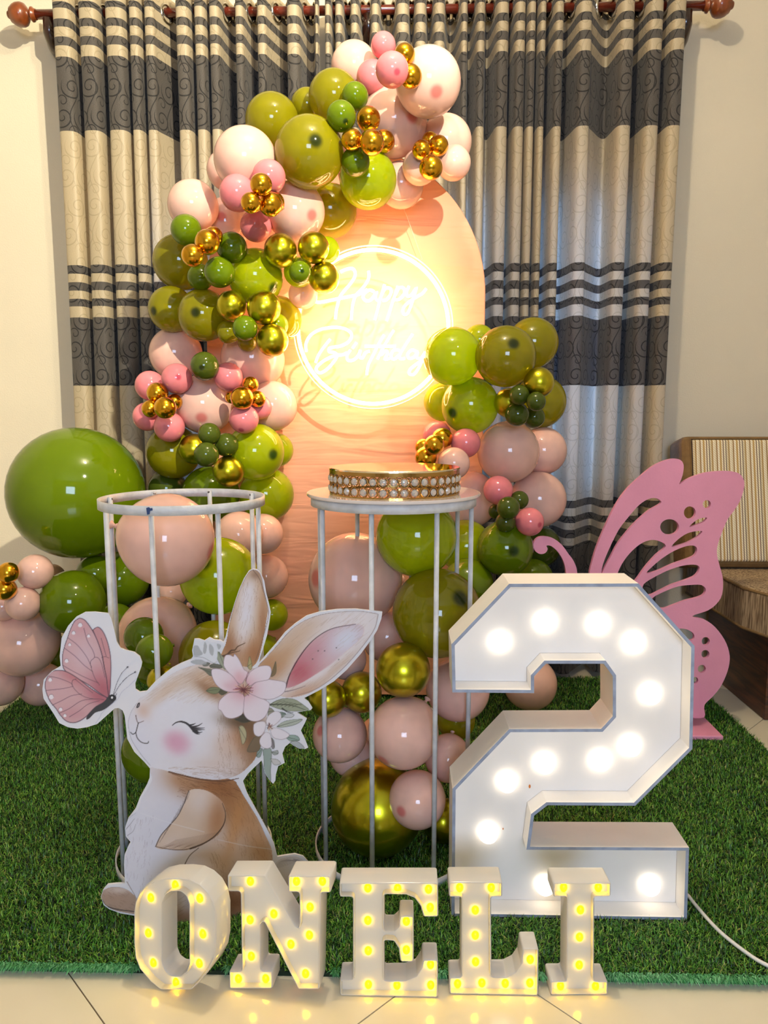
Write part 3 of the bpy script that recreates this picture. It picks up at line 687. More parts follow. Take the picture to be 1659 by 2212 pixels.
B(340,849,23,'gold',g1,4,'topmost of the far left four gold balloons')
B(325,883,19,'gold',g1,4,'left one of the far left four gold balloons')
B(357,881,24,'gold',g1,5,'front one of the far left four gold balloons')
B(377,868,17,'gold',g1,3,'right rear one of the far left four gold balloons')
B(541,831,18,'gold',g1,3,'upper one of the gold group at the right of the middle pink cluster')
B(523,860,25,'gold',g1,5,'front one of the gold group at the right of the middle pink cluster')
B(556,862,18,'gold',g1,4,'right one of the gold group at the right of the middle pink cluster')
B(500,858,14,'gold',g1,3,'hidden left one of the gold group at the right of the middle pink cluster')
B(527,905,32,'dusty',g1,3,'coral rose balloon with red nose below the right gold group', (-.2,.75))
B(560,880,27,'dusty',g1,2,'coral rose balloon behind the right gold group of the middle cluster')
# lower left greens
B(375,976,58,'olive',g1,1,'large dark toned olive balloon at the lower left of the garland')
B(362,1056,42,'dark',g1,0,'deep olive balloon in shadow just above the left wire stand ring')
B(420,970,33,'gilt',g1,2,'left chrome balloon of the lower left cluster')
B(452,937,24,'dark',g1,4,'top deep olive balloon of the lower left cluster')
B(489,961,26,'dark',g1,4,'right deep olive balloon of the lower left cluster')
B(446,982,27,'dark',g1,5,'front deep olive balloon of the lower left cluster')
B(494,1018,34,'gilt',g1,4,'lower chrome balloon of the lower left cluster')
B(552,976,62,'lit_olive',g1,1,'large lit toned olive balloon with nose spot right of the lower left cluster', (.6,.1))
B(597,972,37,'lit_olive',g1,0,'lit toned olive balloon peeping out at the right behind the large lit toned one')
B(576,1068,59,'lit_olive',g1,0,'large yellow lit toned olive balloon right of the left stand ring')
B(455,1068,62,'green',g1,1,'large leaf green balloon behind the left stand top ring')
B(516,1156,52,'pink',g1,1,'pink balloon in a pair behind the right legs of the left stand')
B(568,1153,44,'pink',g1,0,'paler pink balloon at the right of the pair behind the left stand')
B(575,1245,48,'pink',g1,0,'pale pink balloon just right of the upright rabbit ear')
B(588,1328,34,'lit_olive',g1,0,'lit toned olive balloon between the rabbit ears, upper one')
B(570,1400,30,'lit_olive',g1,0,'lit toned olive balloon low between the rabbit ears')
# left big group
B(167,1065,142,'green',2.38,2,'giant leaf green balloon at the left in front of the wall', None,'left')
B(157,1300,69,'green',2.36,1,'dark leaf green balloon behind the paper butterfly', None,'left')
B(208,1240,42,'green',2.5,0,'half hidden leaf green balloon under the giant one', None,'left')
B(262,1250,60,'green',2.4,0,'dark leaf green balloon behind the left legs of the left stand', None,'left')
B(250,1345,42,'green',2.4,0,'dark leaf green balloon low beside the butterfly tip', None,'left')
B(372,1278,34,'pink',2.4,0,'shaded pink balloon between the two big pink ones inside the left stand', None,'left')
B(76,1235,38,'pink',2.3,2,'upper small pink balloon of the far left group', None,'left')
B(50,1304,37,'pink',2.3,3,'middle small pink balloon of the far left group', None,'left')
B(8,1310,32,'pink',2.3,2,'small pink balloon cut by the left picture edge', None,'left')
B(18,1237,23,'gold',2.28,4,'upper gold balloon of the far left group', None,'left')
B(11,1273,24,'gold',2.28,4,'lower gold balloon of the far left group', None,'left')
B(112,1245,27,'pink',2.44,0,'shaded pale balloon behind the far left small pink one', None,'left')
B(50,1388,73,'pink',2.3,1,'large shaded pink balloon of the far left group', None,'left')
B(2,1478,46,'pink',2.3,0,'shaded pink balloon at the bottom left edge near the carpet', None,'left')
B(88,1478,46,'pink',2.32,0,'shaded pink balloon low beside the butterfly wing', None,'left')
B(122,1420,46,'green',2.40,0,'dark green balloon hidden behind the butterfly wing', None,'left')
# inside the left stand
B(361,1166,101,'pink',1.64,3,'big pale pink balloon held inside the ring of the left stand', (.9,.3),'st1')
B(473,1244,84,'lit_olive',1.82,2,'big lit toned olive balloon behind the upright rabbit ear', (-.35,-.35),'st1')
B(340,1372,84,'pink',1.72,1,'big pale pink balloon low inside the left stand', None,'st1')
B(311,1375,42,'green',1.60,3,'rear one of two green balloons above the rabbit forehead', None,'st1')
B(333,1407,39,'green',1.56,4,'front one of two green balloons above the rabbit forehead', None,'st1')
B(322,1455,24,'green',1.62,2,'small green balloon just left of the chrome one over the rabbit head', None,'st1')
B(352,1470,34,'gilt',1.60,3,'olive chrome balloon peeping over the rabbit head', None,'st1')
B(462,1415,75,'olive',1.76,1,'big olive balloon behind the flower crown', None,'st1')
B(335,1620,70,'green',1.66,1,'green balloon behind the rabbit chin and chest', None,'st1')
# right garland
B(977,770,63,'lit_olive',g1,2,'bright yellow lit toned olive balloon overlapping the right side of the neon circle')
B(1035,735,34,'lit_olive',g1,0,'lit toned olive balloon peeping up behind the right garland top')
B(1092,770,66,'olive',g1,3,'large olive balloon with dark nose spot topping the right garland', (.25,-.4))
B(1151,741,55,'olive',g1,1,'large olive balloon at the upper right of the right garland')
B(957,868,42,'lit_olive',g1,0,'lit toned olive balloon at the left of the right garland, behind the big lit toned one')
B(1015,876,62,'lit_olive',g1,1,'large lit toned olive balloon with dark nose spot in the right garland', (-.6,.25))
B(1166,868,57,'olive',g1,0,'large dark olive balloon behind the right deep olive four')
B(1164,826,33,'gilt',g1,4,'upper chrome balloon over the right deep olive four')
B(1099,870,32,'gilt',g1,2,'left chrome balloon beside the right deep olive four')
B(1122,853,22,'dark',g1,5,'upper left one of four deep olive balloons in the right garland')
B(1158,867,21,'dark',g1,5,'upper right one of four deep olive balloons in the right garland')
B(1117,895,26,'dark',g1,5,'lower left one of four deep olive balloons in the right garland')
B(1153,901,24,'dark',g1,4,'lower right one of four deep olive balloons in the right garland')
B(944,940,31,'dusty',g1,2,'coral rose balloon behind the four gold ones above the cake stand')
B(1006,957,32,'dusty',g1,2,'coral rose balloon right of the four gold ones above the cake stand')
B(980,1001,35,'pink',g1,3,'small pale pink balloon just above the right end of the cake stand')
B(955,947,23,'gold',g1,3,'top one of four gold balloons above the cake stand')
B(938,961,22,'gold',g1,5,'front one of four gold balloons above the cake stand')
B(915,966,19,'gold',g1,3,'left one of four gold balloons above the cake stand')
B(920,988,24,'gold',g1,4,'lowest one of four gold balloons above the cake stand')
B(1098,976,67,'pink',g1,2,'large pink balloon below the right deep olive four')
B(1172,974,52,'pink',g1,0,'pink balloon behind the large one, towards the curtain')
B(1162,1079,61,'pink',g1,1,'large pale pink balloon at the right of the lower right garland')
B(1014,1079,62,'pink',g1,0,'large peach lit pink balloon behind the right end of the middle stand top')
B(1076,1059,32,'dusty',g1,4,'upper rose balloon around the lower right deep olive group')
B(1144,1127,31,'dusty',g1,4,'lower rose balloon around the lower right deep olive group', (.7,.2))
B(1098,1097,25,'dark',g1,5,'front one of the lower right deep olive group')
B(1122,1080,20,'dark',g1,4,'right one of the lower right deep olive group')
B(1072,1104,17,'dark',g1,3,'left one of the lower right deep olive group')
B(1092,1128,22,'dark',g1,4,'lowest one of the lower right deep olive group')
B(1091,1184,61,'green',g1,2,'large leaf green balloon left of the curled pink antenna', (.3,.1))
B(1165,1180,46,'dark',g1,0,'deep olive balloon behind the curled pink antenna')
B(1150,1252,46,'green',g1,1,'leaf green balloon peeping over the top of the figure two')
B(1005,1180,58,'lit_olive',g1,0,'lit toned olive balloon behind the right leg of the middle stand')
B(1010,1262,56,'green',g1,1,'leaf green balloon between the middle stand and the figure two')
# inside and behind the middle stand
B(900,1158,88,'lit_olive',1.74,2,'big lit toned olive balloon right under the middle stand top', None,'st2')
B(767,1250,101,'pink',1.66,2,'big pale pink balloon at the upper left inside the middle stand', (-.82,-.02),'st2')
B(944,1324,97,'olive',1.66,3,'big olive balloon at the right inside the middle stand', (.5,-.32),'st2')
B(835,1375,55,'pink',1.82,0,'peach lit pink balloon between the big pink and the chrome one, middle stand', None,'st2')
B(748,1424,44,'pink',1.74,1,'peach lit pink balloon under the long lying rabbit ear', None,'st2')
B(871,1447,59,'gilt',1.62,4,'green gold chrome balloon in the centre of the middle stand', None,'st2')
B(781,1495,44,'gilt',1.64,4,'middle one of three chrome balloons below the rabbit ear', None,'st2')
B(707,1509,41,'gilt',1.62,4,'leftmost chrome balloon beside the flower crown', None,'st2')
B(989,1489,69,'pink',1.74,3,'peach pink balloon partly behind the left arm of the figure two', None,'st2')
B(734,1587,59,'pink',1.66,3,'pink balloon with nose spot at the left of the middle stand', (-.7,-.15),'st2')
B(871,1583,77,'pink',1.60,4,'large mauve pink balloon in the middle of the middle stand', (-.55,.75),'st2')
B(830,1605,62,'pink',1.76,1,'peach lit pink balloon behind the large mauve pink one', None,'st2')
B(758,1630,47,'pink',1.74,1,'peach lit pink balloon behind and below the one with nose spot', None,'st2')
B(968,1638,51,'pink',1.68,3,'lilac lit pink balloon against the left edge of the figure two', None,'st2')
B(830,1686,41,'pink',1.70,2,'small peach pink balloon resting on the big chrome one', None,'st2')
B(901,1727,62,'pink',1.60,4,'lilac pink balloon resting on the right of the big chrome one', (-.55,.4),'st2')
B(985,1556,42,'olive',1.80,0,'olive balloon behind the right legs of the middle stand', None,'st2')
B(778,1722,24,'lit_olive',1.78,0,'small lit toned olive balloon peeping behind the big chrome one', None,'st2')
B(815,1796,100,'gilt',1.68,3,'big green gold chrome balloon on the carpet inside the middle stand', None,'st2')
B(957,1832,47,'gilt',1.70,2,'smaller chrome balloon on the carpet beside the big chrome one', None,'st2')
B(1145,1476,58,'pink',2.36,0,'lone grey lilac balloon on the carpet seen through the figure two', None,'free')
FD = Vector((math.sin(YAW)*math.cos(TILT), math.cos(YAW)*math.cos(TILT), -math.sin(TILT)))
def place(b):
    c = P(b[0], b[1], b[4]); D = (c-Vector((0, 0, CAMH))).dot(FD); return c, b[2]/FPX*D*1.0
LIM = dict(arch=(1.95, 2.50), left=(2.05, 2.72), st1=(1.50, 2.15), st2=(1.49, 2.2), free=(2.3, 2.5))
base = dict(arch=2.44, left=None, st1=None, st2=None, free=None)
for b in BL:
    if b[8] == 'arch':
        b[4] = 2.50 - b[5]*.055
        if b[0] < 430 or b[0] > 1090: b[4] += .03
pairs = []
for i in range(len(BL)):
    for j in range(i+1, len(BL)):
        a, b = BL[i], BL[j]
        if math.hypot(a[0]-b[0], a[1]-b[1]) < (a[2]+b[2])*.99:
            if (a[5], a[2] < b[2]) >= (b[5], b[2] < a[2]) if a[8] == b[8] else a[4] < b[4]: pairs.append((i, j))   # first is nearer
            else: pairs.append((j, i))
RODS = []
for zn, c_, Y_, R2, a0_ in (('st1', c1, 1.64, .181, -5), ('st2', c2, 1.68, .188, -14)):
    for k in range(8):
        a = math.radians(a0_+45*k)
        if math.cos(a) > .05: RODS.append((zn, c_.x+math.sin(a)*(R2-.009), Y_-math.cos(a)*(R2-.009)))
for it in range(300):
    for b in BL:
        if b[8] not in ('st1', 'st2'): continue
        c, r = place(b)
        for zn, rx, ry in RODS:
            # the rod stands in front of the balloon: keep the latex behind it along the sight line
            if zn != b[8]: continue
            dx = c.x*ry/c.y - rx
            if abs(dx)*c.y/ry < r:
                need = ry + math.sqrt(max(0, r*r-(dx*c.y/ry)**2)) + .008
                if b[4] < need: b[4] = need
    for i, j in pairs:
        a, b = BL[i], BL[j]; ca, ra = place(a); cb, rb = place(b); d = (ca-cb).length; want = .94*(ra+rb)
        if d < want or a[4] > b[4]-.004:
            s = max(.15*(want-d), .002); wa, wb = rb**2/(ra**2+rb**2), ra**2/(ra**2+rb**2)
            a[4] = max(LIM[a[8]][0], a[4]-s*2*wa); b[4] = min(LIM[b[8]][1] + (.25 if b[8] == 'arch' and (b[0]+b[2] < 450 or b[0]-b[2] > 1046) else 0), b[4]+s*2*wb)
GRP = dict(pink='pale pink balloons', dusty='small dusty rose balloons', olive='olive balloons', lit_olive='lit toned olive balloons', green='leaf green balloons', dark='small deep olive balloons', gold='small chrome gold balloons', gilt='green gold chrome balloons')
R_ = random.Random(3)
CR_ = Vector((math.cos(YAW), -math.sin(YAW), 0)); CU_ = CR_.cross(FD)
for b in BL:
    c, r = place(b); body, knot = BMK[b[3] if b[7] else b[3]+'0']
    if c.z - r < .012: c.z = r+.012
    if b[8] == 'arch' and c.y + r*1.0 > BY-.03 and c.x+r > cc.x-hw and c.x-r < cc.x+hw: pass
    o = bpy.data.objects.new('balloon', body); C.objects.link(o); o.location = c
    if b[7]:
        dx, dy = b[7]; dz = math.sqrt(max(0, 1-dx*dx-dy*dy)); vd = (c-Vector((0, 0, CAMH))).normalized()
        rt = vd.cross(Vector((0, 0, 1))).normalized(); up = rt.cross(vd)
        n = rt*dx - up*dy - vd*dz
    else:
        a = R_.uniform(0, 2*PI); n = Vector((math.cos(a), -.25, math.sin(a)*.9)); n = n if n.length > .1 else Vector((0, 0, 1))
        if n.y > .1: n.y = -n.y
        n = Vector((math.cos(a)*.6, -.8, math.sin(a)*.6)); b_ = b[3] in ('gold', 'gilt')
    o.rotation_mode = 'QUATERNION'; o.rotation_quaternion = n.normalized().to_track_quat('Z', 'Y'); o.scale = (r*.995,)*3
    tag(o, b[6], 'balloon', GRP[b[3]])
    k = bpy.data.objects.new('knot', knot); C.objects.link(k); k.parent = o
# ------------------------------------------------------------------ marquee figure 2
def c8(x, y): return (940+x/2.676, 1220+y/2.676)
TWO = [(428,110),(1175,108),(1500,470),(1487,1065),(1157,1393),(650,1390),(572,1450),(548,1630),(1468,1635),(1455,2062),(94,2052),(100,1295),(428,950),(960,948),(1027,875),(1027,645),(975,572),(640,572),(572,645),(572,742),(100,738),(94,460)]
p2 = Plane((P(1240, 1988, 1.425).x, 1.425, .012), YAW*-1)
p2 = Plane((G(1230, 1988).x, 1.425, .012), -YAW*0)
outer = orient([p2.uv(*c8(x, y)) for x, y in TWO]); vmin = min(p[1] for p in outer)
outer = [(a, b if b > vmin+.02 else .0) for a, b in outer]
M_foam = mat('white_foam_board', (238, 234, 230), .55, var=.05, vscale=9); M_foam2 = mat('white_painted_face_board', (240, 236, 232), .5, var=.05, vscale=7)
M_edge = mat('grey_foam_core_edge', (158, 168, 190), .7, var=.25, vscale=40)
two = tag(empty('marquee_number', p2.o), 'large white light up figure two with round bulbs, standing on the grass carpet', 'light up number')
inner = offset(outer, .0065); D2, REC = .095, .047
n = len(outer)
for i in range(n):
    a, b, c, d = outer[i], outer[(i+1) % n], inner[(i+1) % n], inner[i]
    bm = bmesh.new(); f = [bm.verts.new((q[0], q[1], 0)) for q in (a, b, c, d)]; k = [bm.verts.new((q[0], q[1], -D2)) for q in (a, b, c, d)]
    ff = bm.faces.new(f); bm.faces.new(k[::-1])
    for e in range(4): bm.faces.new((f[e], f[(e+1) % 4], k[(e+1) % 4], k[e]))
    ff.material_index = 1
    bm.transform(p2.W); o = bmobj('side_panel', bm, M_foam, None); o.data.materials.append(M_edge); child(o, two)
me = plate_mesh([orient(offset(outer, .007))], .006, 0, -REC); me.transform(p2.W); child(link('face_panel', me, M_foam2), two)
M_bulb = mat('lit_white_bulb', (255, 255, 255), .3, emis=(255, 236, 204), estr=3.0)
BU = lathe_mesh([(0, .021), (.007, .0202), (.0135, .0165), (.0185, .0108), (.0212, .004), (.0222, -.002), (.0222, -.006), (0, -.006)], 32); BU.polygons.foreach_set('use_smooth', [True]*len(BU.polygons))
BU.materials.append(M_bulb)
pf = Plane(p2.o - p2.N*(-0) - p2.N*REC, 0)
for x, y in ((372,445),(635,328),(941,340),(1147,450),(1240,744),(1125,1042),(950,1128),(630,1143),(412,1250),(305,1543),(632,1843),(1237,1845)):
    u, v = pf.uv(*c8(x, y)); o = bpy.data.objects.new('bulb', BU); C.objects.link(o)
    o.matrix_basis = pf.W @ Matrix.Translation((u, v, .005)); child(o, two)
M_stain = mat('orange_stain', (206, 120, 50), .8)
for x, y, r_ in ((546,1280,.0022),(340,1755,.0016),(392,1525,.0012)):
    u, v = pf.uv(*c8(x, y)); bm = bmesh.new(); bmesh.ops.create_circle(bm, cap_ends=True, segments=10, radius=r_)
    for vv in bm.verts: vv.co.y *= 2
    bm.transform(pf.W @ Matrix.Translation((u, v, .0008))); child(bmobj('stain', bm, M_stain), two)
M_cord = mat('white_cable_sheath', (228, 226, 220), .4)
tag(tube('power_cord', [p + Vector((0, 0, .022+.0)) for p in (Vector((*G(x, y)[:2], 0)) for x, y in spline([(1484,1953),(1500,1974),(1532,2012),(1562,2042),(1602,2074),(1640,2100),(1690,2124)], 6))], .0038, M_cord), 'white power cord running from the figure two across the grass to the right', 'cable')

# ------------------------------------------------------------------ letter lamps
M_plas = latex('milky_white_plastic', (236, 232, 222), .16, .22, spot=(236, 232, 222))
M_rim = latex('milky_white_plastic_rim', (244, 240, 230), .3, .18, spot=(244, 240, 230), tcol=(255, 236, 190))
M_led = mat('lit_yellow_led', (255, 214, 30), .4, emis=(255, 206, 0), estr=15)
LE = bpy.data.meshes.new('led'); bm = bmesh.new(); bmesh.ops.create_uvsphere(bm, u_segments=16, v_segments=10, radius=.0070)
for v in bm.verts: v.co.z = v.co.z*.9 if v.co.z > 0 else v.co.z*.2; v.co.y *= 1.25
bm.to_mesh(LE); bm.free(); LE.materials.append(M_led); LE.polygons.foreach_set('use_smooth', [True]*len(LE.polygons))
def ca(x, y): return (260+x/3.318, 1860+y/3.318)
def cb(x, y): return (720+x/2.676, 1860+y/2.676)
LET = {
 'O': (ca, [[(98,400),(108,330),(135,265),(180,215),(240,178),(320,160),(420,160),(500,170),(570,205),(630,262),(672,340),(690,430),(690,650),(675,740),(635,820),(570,905),(512,962),(290,962),(215,900),(140,810),(108,730),(98,620)],
        [(300,345),(325,283),(365,258),(430,258),(470,285),(492,345),(492,770),(472,830),(430,858),(370,856),(325,825),(303,765)]],
   [(400,205),(225,295),(575,300),(207,547),(597,555),(243,760),(572,765),(405,900)], 20, .006),
 'N': (ca, [[(768,145),(1040,145),(1282,552),(1282,270),(1202,270),(1204,150),(1510,150),(1508,275),(1441,275),(1428,965),(1275,965),(1030,480),(1008,500),(1008,830),(1092,830),(1092,960),(780,960),(780,830),(870,830),(860,265),(768,265)]],
   [(935,185),(1265,185),(1450,185),(933,460),(1103,418),(1362,370),(1225,635),(1357,570),(942,720),(850,880),(1045,880),(1330,845)], 8, .004),
 'E': (cb, [[(35,130),(605,130),(608,330),(522,330),(505,270),(470,222),(420,202),(295,200),(295,410),(350,410),(378,385),(385,322),(465,322),(465,590),(388,590),(378,515),(350,470),(295,465),(295,698),(420,695),(480,670),(510,620),(518,575),(605,575),(605,785),(38,785),(38,692),(113,690),(113,215),(35,215)]],
   [(200,158),(372,160),(550,165),(200,345),(560,270),(422,350),(202,520),(422,515),(203,715),(368,720),(562,600),(563,718)], 0, .004),
 'L': (cb, [[(668,125),(977,125),(977,215),(912,215),(915,676),(1000,674),(1052,648),(1085,600),(1095,510),(1187,510),(1185,775),(671,775),(671,676),(740,676),(740,215),(668,215)]],
   [(730,155),(912,155),(820,285),(820,430),(822,583),(718,710),(858,705),(993,708),(1137,570),(1135,705)], 0, .004),
 'I': (cb, [[(1270,125),(1605,125),(1605,210),(1510,210),(1508,695),(1587,695),(1587,775),(1255,775),(1255,695),(1345,695),(1350,210),(1272,210)]],
   [(1330,150),(1530,150),(1427,280),(1422,437),(1420,598),(1312,718),(1514,720)], -2, .004)}
LBL = dict(O='white plastic letter O lamp with eight yellow lights, left end of the row', N='white plastic letter N lamp with yellow lights, second in the row', E='white plastic letter E lamp with yellow lights, in the middle of the row', L='white plastic letter L lamp with yellow lights, in front of the figure two left side', I='white plastic letter I lamp with yellow lights, right end of the row')
LD, LREC, LT = .044, .013, .0032
for ch, (cf, loops, leds, yaw, fr) in LET.items():
    xs = [cf(*p)[0] for p in loops[0]]; ym = max(cf(*p)[1] for p in loops[0]); g0 = G((min(xs)+max(xs))/2, ym)
    pl = Plane((g0.x, g0.y, 0.0), math.radians(-yaw))
    root = tag(empty('letter_lamp', pl.o), LBL[ch], 'letter light', 'letter lamps along the front of the carpet')
    outs = []
    for li, lp in enumerate(loops):
        q = [pl.uv(*cf(*p)) for p in lp]
        if li == 0: vm = min(p[1] for p in q); q = [(a, 0 if b < vm+.006 else b-vm) for a, b in q]
        else: q = [(a, b-vm) for a, b in q]
        q = orient(q, li == 0); outs.append(fillet(q, .012 if ch == 'O' else fr+.001, 4))
    ins = [offset(q, LT) for q in outs]; ins2 = [offset(q, LT*.45) for q in outs]
    # rim and side wall
    V = []; F = []
    for q, r_, s_ in zip(outs, ins, ins2):
        n = len(q); b0 = len(V)
        rings = [[(x, y, -LD) for x, y in q], [(x, y, -.002) for x, y in q], [(x, y, 0) for x, y in s_], [(x, y, 0) for x, y in [((a[0]*.35+b[0]*.65), (a[1]*.35+b[1]*.65)) for a, b in zip(s_, r_)]], [(x, y, -.0015) for x, y in r_], [(x, y, -LREC) for x, y in r_]]
        for rg in rings: V += rg
        for k in range(len(rings)-1):
            for i in range(n): F.append((b0+k*n+i, b0+k*n+(i+1) % n, b0+(k+1)*n+(i+1) % n, b0+(k+1)*n+i))
    me = bpy.data.meshes.new('rim'); me.from_pydata(V, [], F); me.update(); me.transform(pl.W)
    o = link('rim', me, M_rim, None, True); child(o, root)
    me.set_sharp_from_angle(angle=.9)
    me = plate_mesh(ins, .002, 0, -LREC+.001); me.transform(pl.W); child(link('face', me, M_plas), root)
    me = plate_mesh([offset(q, .0008) for q in outs], .0015, 0, -LD+.0016); me.transform(pl.W); child(link('back_cover', me, M_plas), root)
    pq = Plane(pl.o - pl.N*LREC, math.radians(-yaw))
    for x, y in leds:
        u, v = pq.uv(*cf(x, y)); o = bpy.data.objects.new('led', LE); C.objects.link(o); o.matrix_basis = pq.W @ Matrix.Translation((u, v-vm*1.0, .001)); child(o, root)

# ------------------------------------------------------------------ pink wooden butterfly
def c7(x, y): return (1100+x/2.968, 920+y/2.968)
pb = Plane((P(1480, 1550, 2.37).x, 2.37, .03), math.radians(6))
WING = [(515,955),(530,880),(560,780),(600,680),(650,570),(700,480),(760,400),(840,325),(920,260),(1000,222),(1060,210),(1100,220),(1118,250),(1115,300),(1102,345),(1090,375),(1130,350),(1180,325),(1260,300),(1350,290),(1430,292),(1480,310),(1505,350),(1505,400),(1480,480),(1440,545),(1400,600),(1365,680),(1335,770),(1333,830),(1350,900),(1370,980),(1365,1080),(1330,1140),(1270,1185),(1172,1220),(1250,1240),(1320,1290),(1380,1370),(1410,1450),(1412,1520),(1390,1600),(1350,1680),(1300,1740),(1258,1780),(1250,1810),(1250,1868),(1160,1868),(1120,1800),(1040,1660),(960,1500),(900,1400),(820,1320),(700,1230),(600,1150),(530,1060)]
HOLES = [[(592,950),(600,890),(640,790),(700,670),(760,590),(830,510),(890,470),(940,463),(975,485),(960,505),(900,540),(840,590),(780,650),(700,750),(650,840),(612,910)],
 [(690,965),(720,890),(770,820),(830,765),(890,735),(950,735),(1005,770),(940,830),(870,910),(820,980),(760,1040),(700,1020)],
 [(880,945),(920,900),(980,850),(1060,800),(1140,770),(1190,770),(1205,795),(1190,830),(1150,850),(1050,885),(960,925)],
 [(862,1015),(930,970),(1010,930),(1090,902),(1160,890),(1210,895),(1220,920),(1195,960),(1140,985),(1040,1020),(960,1060),(900,1085),(862,1060)],
 [(918,1105),(1000,1060),(1080,1030),(1160,1020),(1230,1020),(1260,1045),(1250,1080),(1210,1100),(1130,1120),(1050,1150),(990,1170),(940,1150)],
 [(1040,775),(1080,730),(1140,690),(1200,675),(1238,677),(1210,710),(1150,745),(1090,765)],
 [(1155,648),(1180,620),(1220,595),(1268,588),(1250,615),(1200,635)],
 [(1090,1302),(1140,1305),(1180,1330),(1187,1360),(1165,1375),(1110,1345)]]
for x, y, rx, ry in ((1028,648,60,50),(1158,556,38,40),(1267,502,26,26),(1260,1380,26,26),(1258,1463,26,26),(1235,1558,26,26),(1192,1632,20,22)):
    HOLES.append([(x+rx*math.cos(a), y+ry*math.sin(a)) for a in np.linspace(0, 2*PI, 13)[:-1]])
M_pink = mat('pink_painted_board', (226, 150, 178), .5, var=.10, vscale=6, bump=.05, bscale=120)
bf = tag(empty('butterfly_cutout', (pb.o.x, pb.o.y, .008)), 'pink wooden butterfly cutout standing behind the figure two, in front of the sofa', 'decoration')
def poly7(pts, cl=True):
    sharp = [pb.uv(*c7(*p)) for p in pts]; return [tuple(q) for q in spline(sharp, 3, True)]
me = plate_mesh([orient(poly7(WING))] + [orient(poly7(h), False) for h in HOLES], .012, .0); me.transform(pb.W); child(link('wing_panel', me, M_pink), bf)
ANT = [(372,1010),(366,955),(358,900),(340,850),(310,805),(272,772),(240,768),(247,790),(232,815),(200,822),(170,805),(155,770),(165,735),(195,712),(240,710),(290,725),(340,765),(380,820),(410,860),(432,910),(440,955),(470,1020),(550,1100),(650,1165),(640,1210),(520,1170),(420,1085)]
me = plate_mesh([orient(poly7(ANT))], .012, 0, -.001); me.transform(pb.W); child(link('antenna', me, M_pink), bf)
q0 = pb.uv(*c7(1160, 1868)); q1 = pb.uv(*c7(1345, 1868))
bx = (P(*c7(1345, 1900), 2.33)).x
child(boxobj('base_plate', bx-.28, bx, 2.29, 2.45, .010, .026, M_pink, bev=.004), bf)
pbs = Plane(pb.o + pb.N*.014, math.radians(6))
me = plate_mesh([orient([pbs.uv(*c7(*p)) for p in ((1130,1868),(1225,1868),(1215,1700),(1150,1600),(1120,1700))])], .010, 0); me.transform(pbs.W); child(link('brace', me, M_pink), bf)

# ------------------------------------------------------------------ sofa
M_brown = mat('brown_olive_upholstery', (128, 98, 56), .85, var=.18, vscale=40, bump=.3, bscale=300)
def weave(name, c1, c2, sx, sz):
    m = mat(name, c1, .85); nt = m.node_tree; b = nt.nodes['Principled BSDF']; tc = nd(nt, 'ShaderNodeTexCoord'); mp = nd(nt, 'ShaderNodeMapping'); mp.inputs['Scale'].default_value = (sx, sx, sz)
    n = nd(nt, 'ShaderNodeTexNoise'); n.inputs['Scale'].default_value = 1; n.inputs['Detail'].default_value = 3; nt.links.new(tc.outputs['Object'], mp.inputs[0]); nt.links.new(mp.outputs[0], n.inputs['Vector'])
    r = nd(nt, 'ShaderNodeValToRGB'); r.color_ramp.elements[0].position = .38; r.color_ramp.elements[0].color = lin(c2); r.color_ramp.elements[1].position = .6; r.color_ramp.elements[1].color = lin(c1)
    nt.links.new(n.outputs[0], r.inputs[0]); nt.links.new(r.outputs[0], b.inputs['Base Color']); return m
M_seat = weave('streaky_taupe_upholstery', (176, 152, 118), (106, 84, 60), 160, 14)
def stripe_mat():
    m = mat('striped_knit_fabric', (232, 218, 182), .9); nt = m.node_tree; L = nt.links.new; b = nt.nodes['Principled BSDF']
    tc = nd(nt, 'ShaderNodeTexCoord'); sp = nd(nt, 'ShaderNodeSeparateXYZ'); L(tc.outputs['Object'], sp.inputs[0])
    x = mth(nt, 'FRACT', mth(nt, 'MULTIPLY', sp.outputs[0], 1/.062))
    r = nd(nt, 'ShaderNodeValToRGB'); r.color_ramp.interpolation = 'CONSTANT'; e = r.color_ramp.elements
    e[0].position = 0; e[0].color = lin((226, 212, 176)); e[1].position = .10; e[1].color = lin((160, 122, 70))
    for p_, c_ in ((.17, (238, 226, 196)), (.30, (196, 158, 92)), (.40, (236, 222, 188)), (.50, (116, 84, 62)), (.55, (236, 224, 190)), (.66, (84, 62, 54)), (.70, (220, 204, 164)), (.82, (180, 144, 84)), (.90, (238, 226, 194))):
        q = e.new(p_); q.color = lin(c_)
    L(x, r.inputs[0])
    zz = mth(nt, 'FRACT', mth(nt, 'ADD', mth(nt, 'MULTIPLY', sp.outputs[2], 1/.009), mth(nt, 'MULTIPLY', sp.outputs[0], 1/.0103)))
    k = mth(nt, 'ADD', mth(nt, 'MULTIPLY', mth(nt, 'GREATER_THAN', zz, .45), .22), .80)
    v = nd(nt, 'ShaderNodeVectorMath', operation='SCALE'); L(r.outputs[0], v.inputs[0]); L(k, v.inputs['Scale']); L(v.outputs[0], b.inputs['Base Color'])
    bp = nd(nt, 'ShaderNodeBump'); bp.inputs['Strength'].default_value = .5; bp.inputs['Distance'].default_value = .003; L(zz, bp.inputs['Height']); L(bp.outputs[0], b.inputs['Normal']); return m
M_str = stripe_mat()
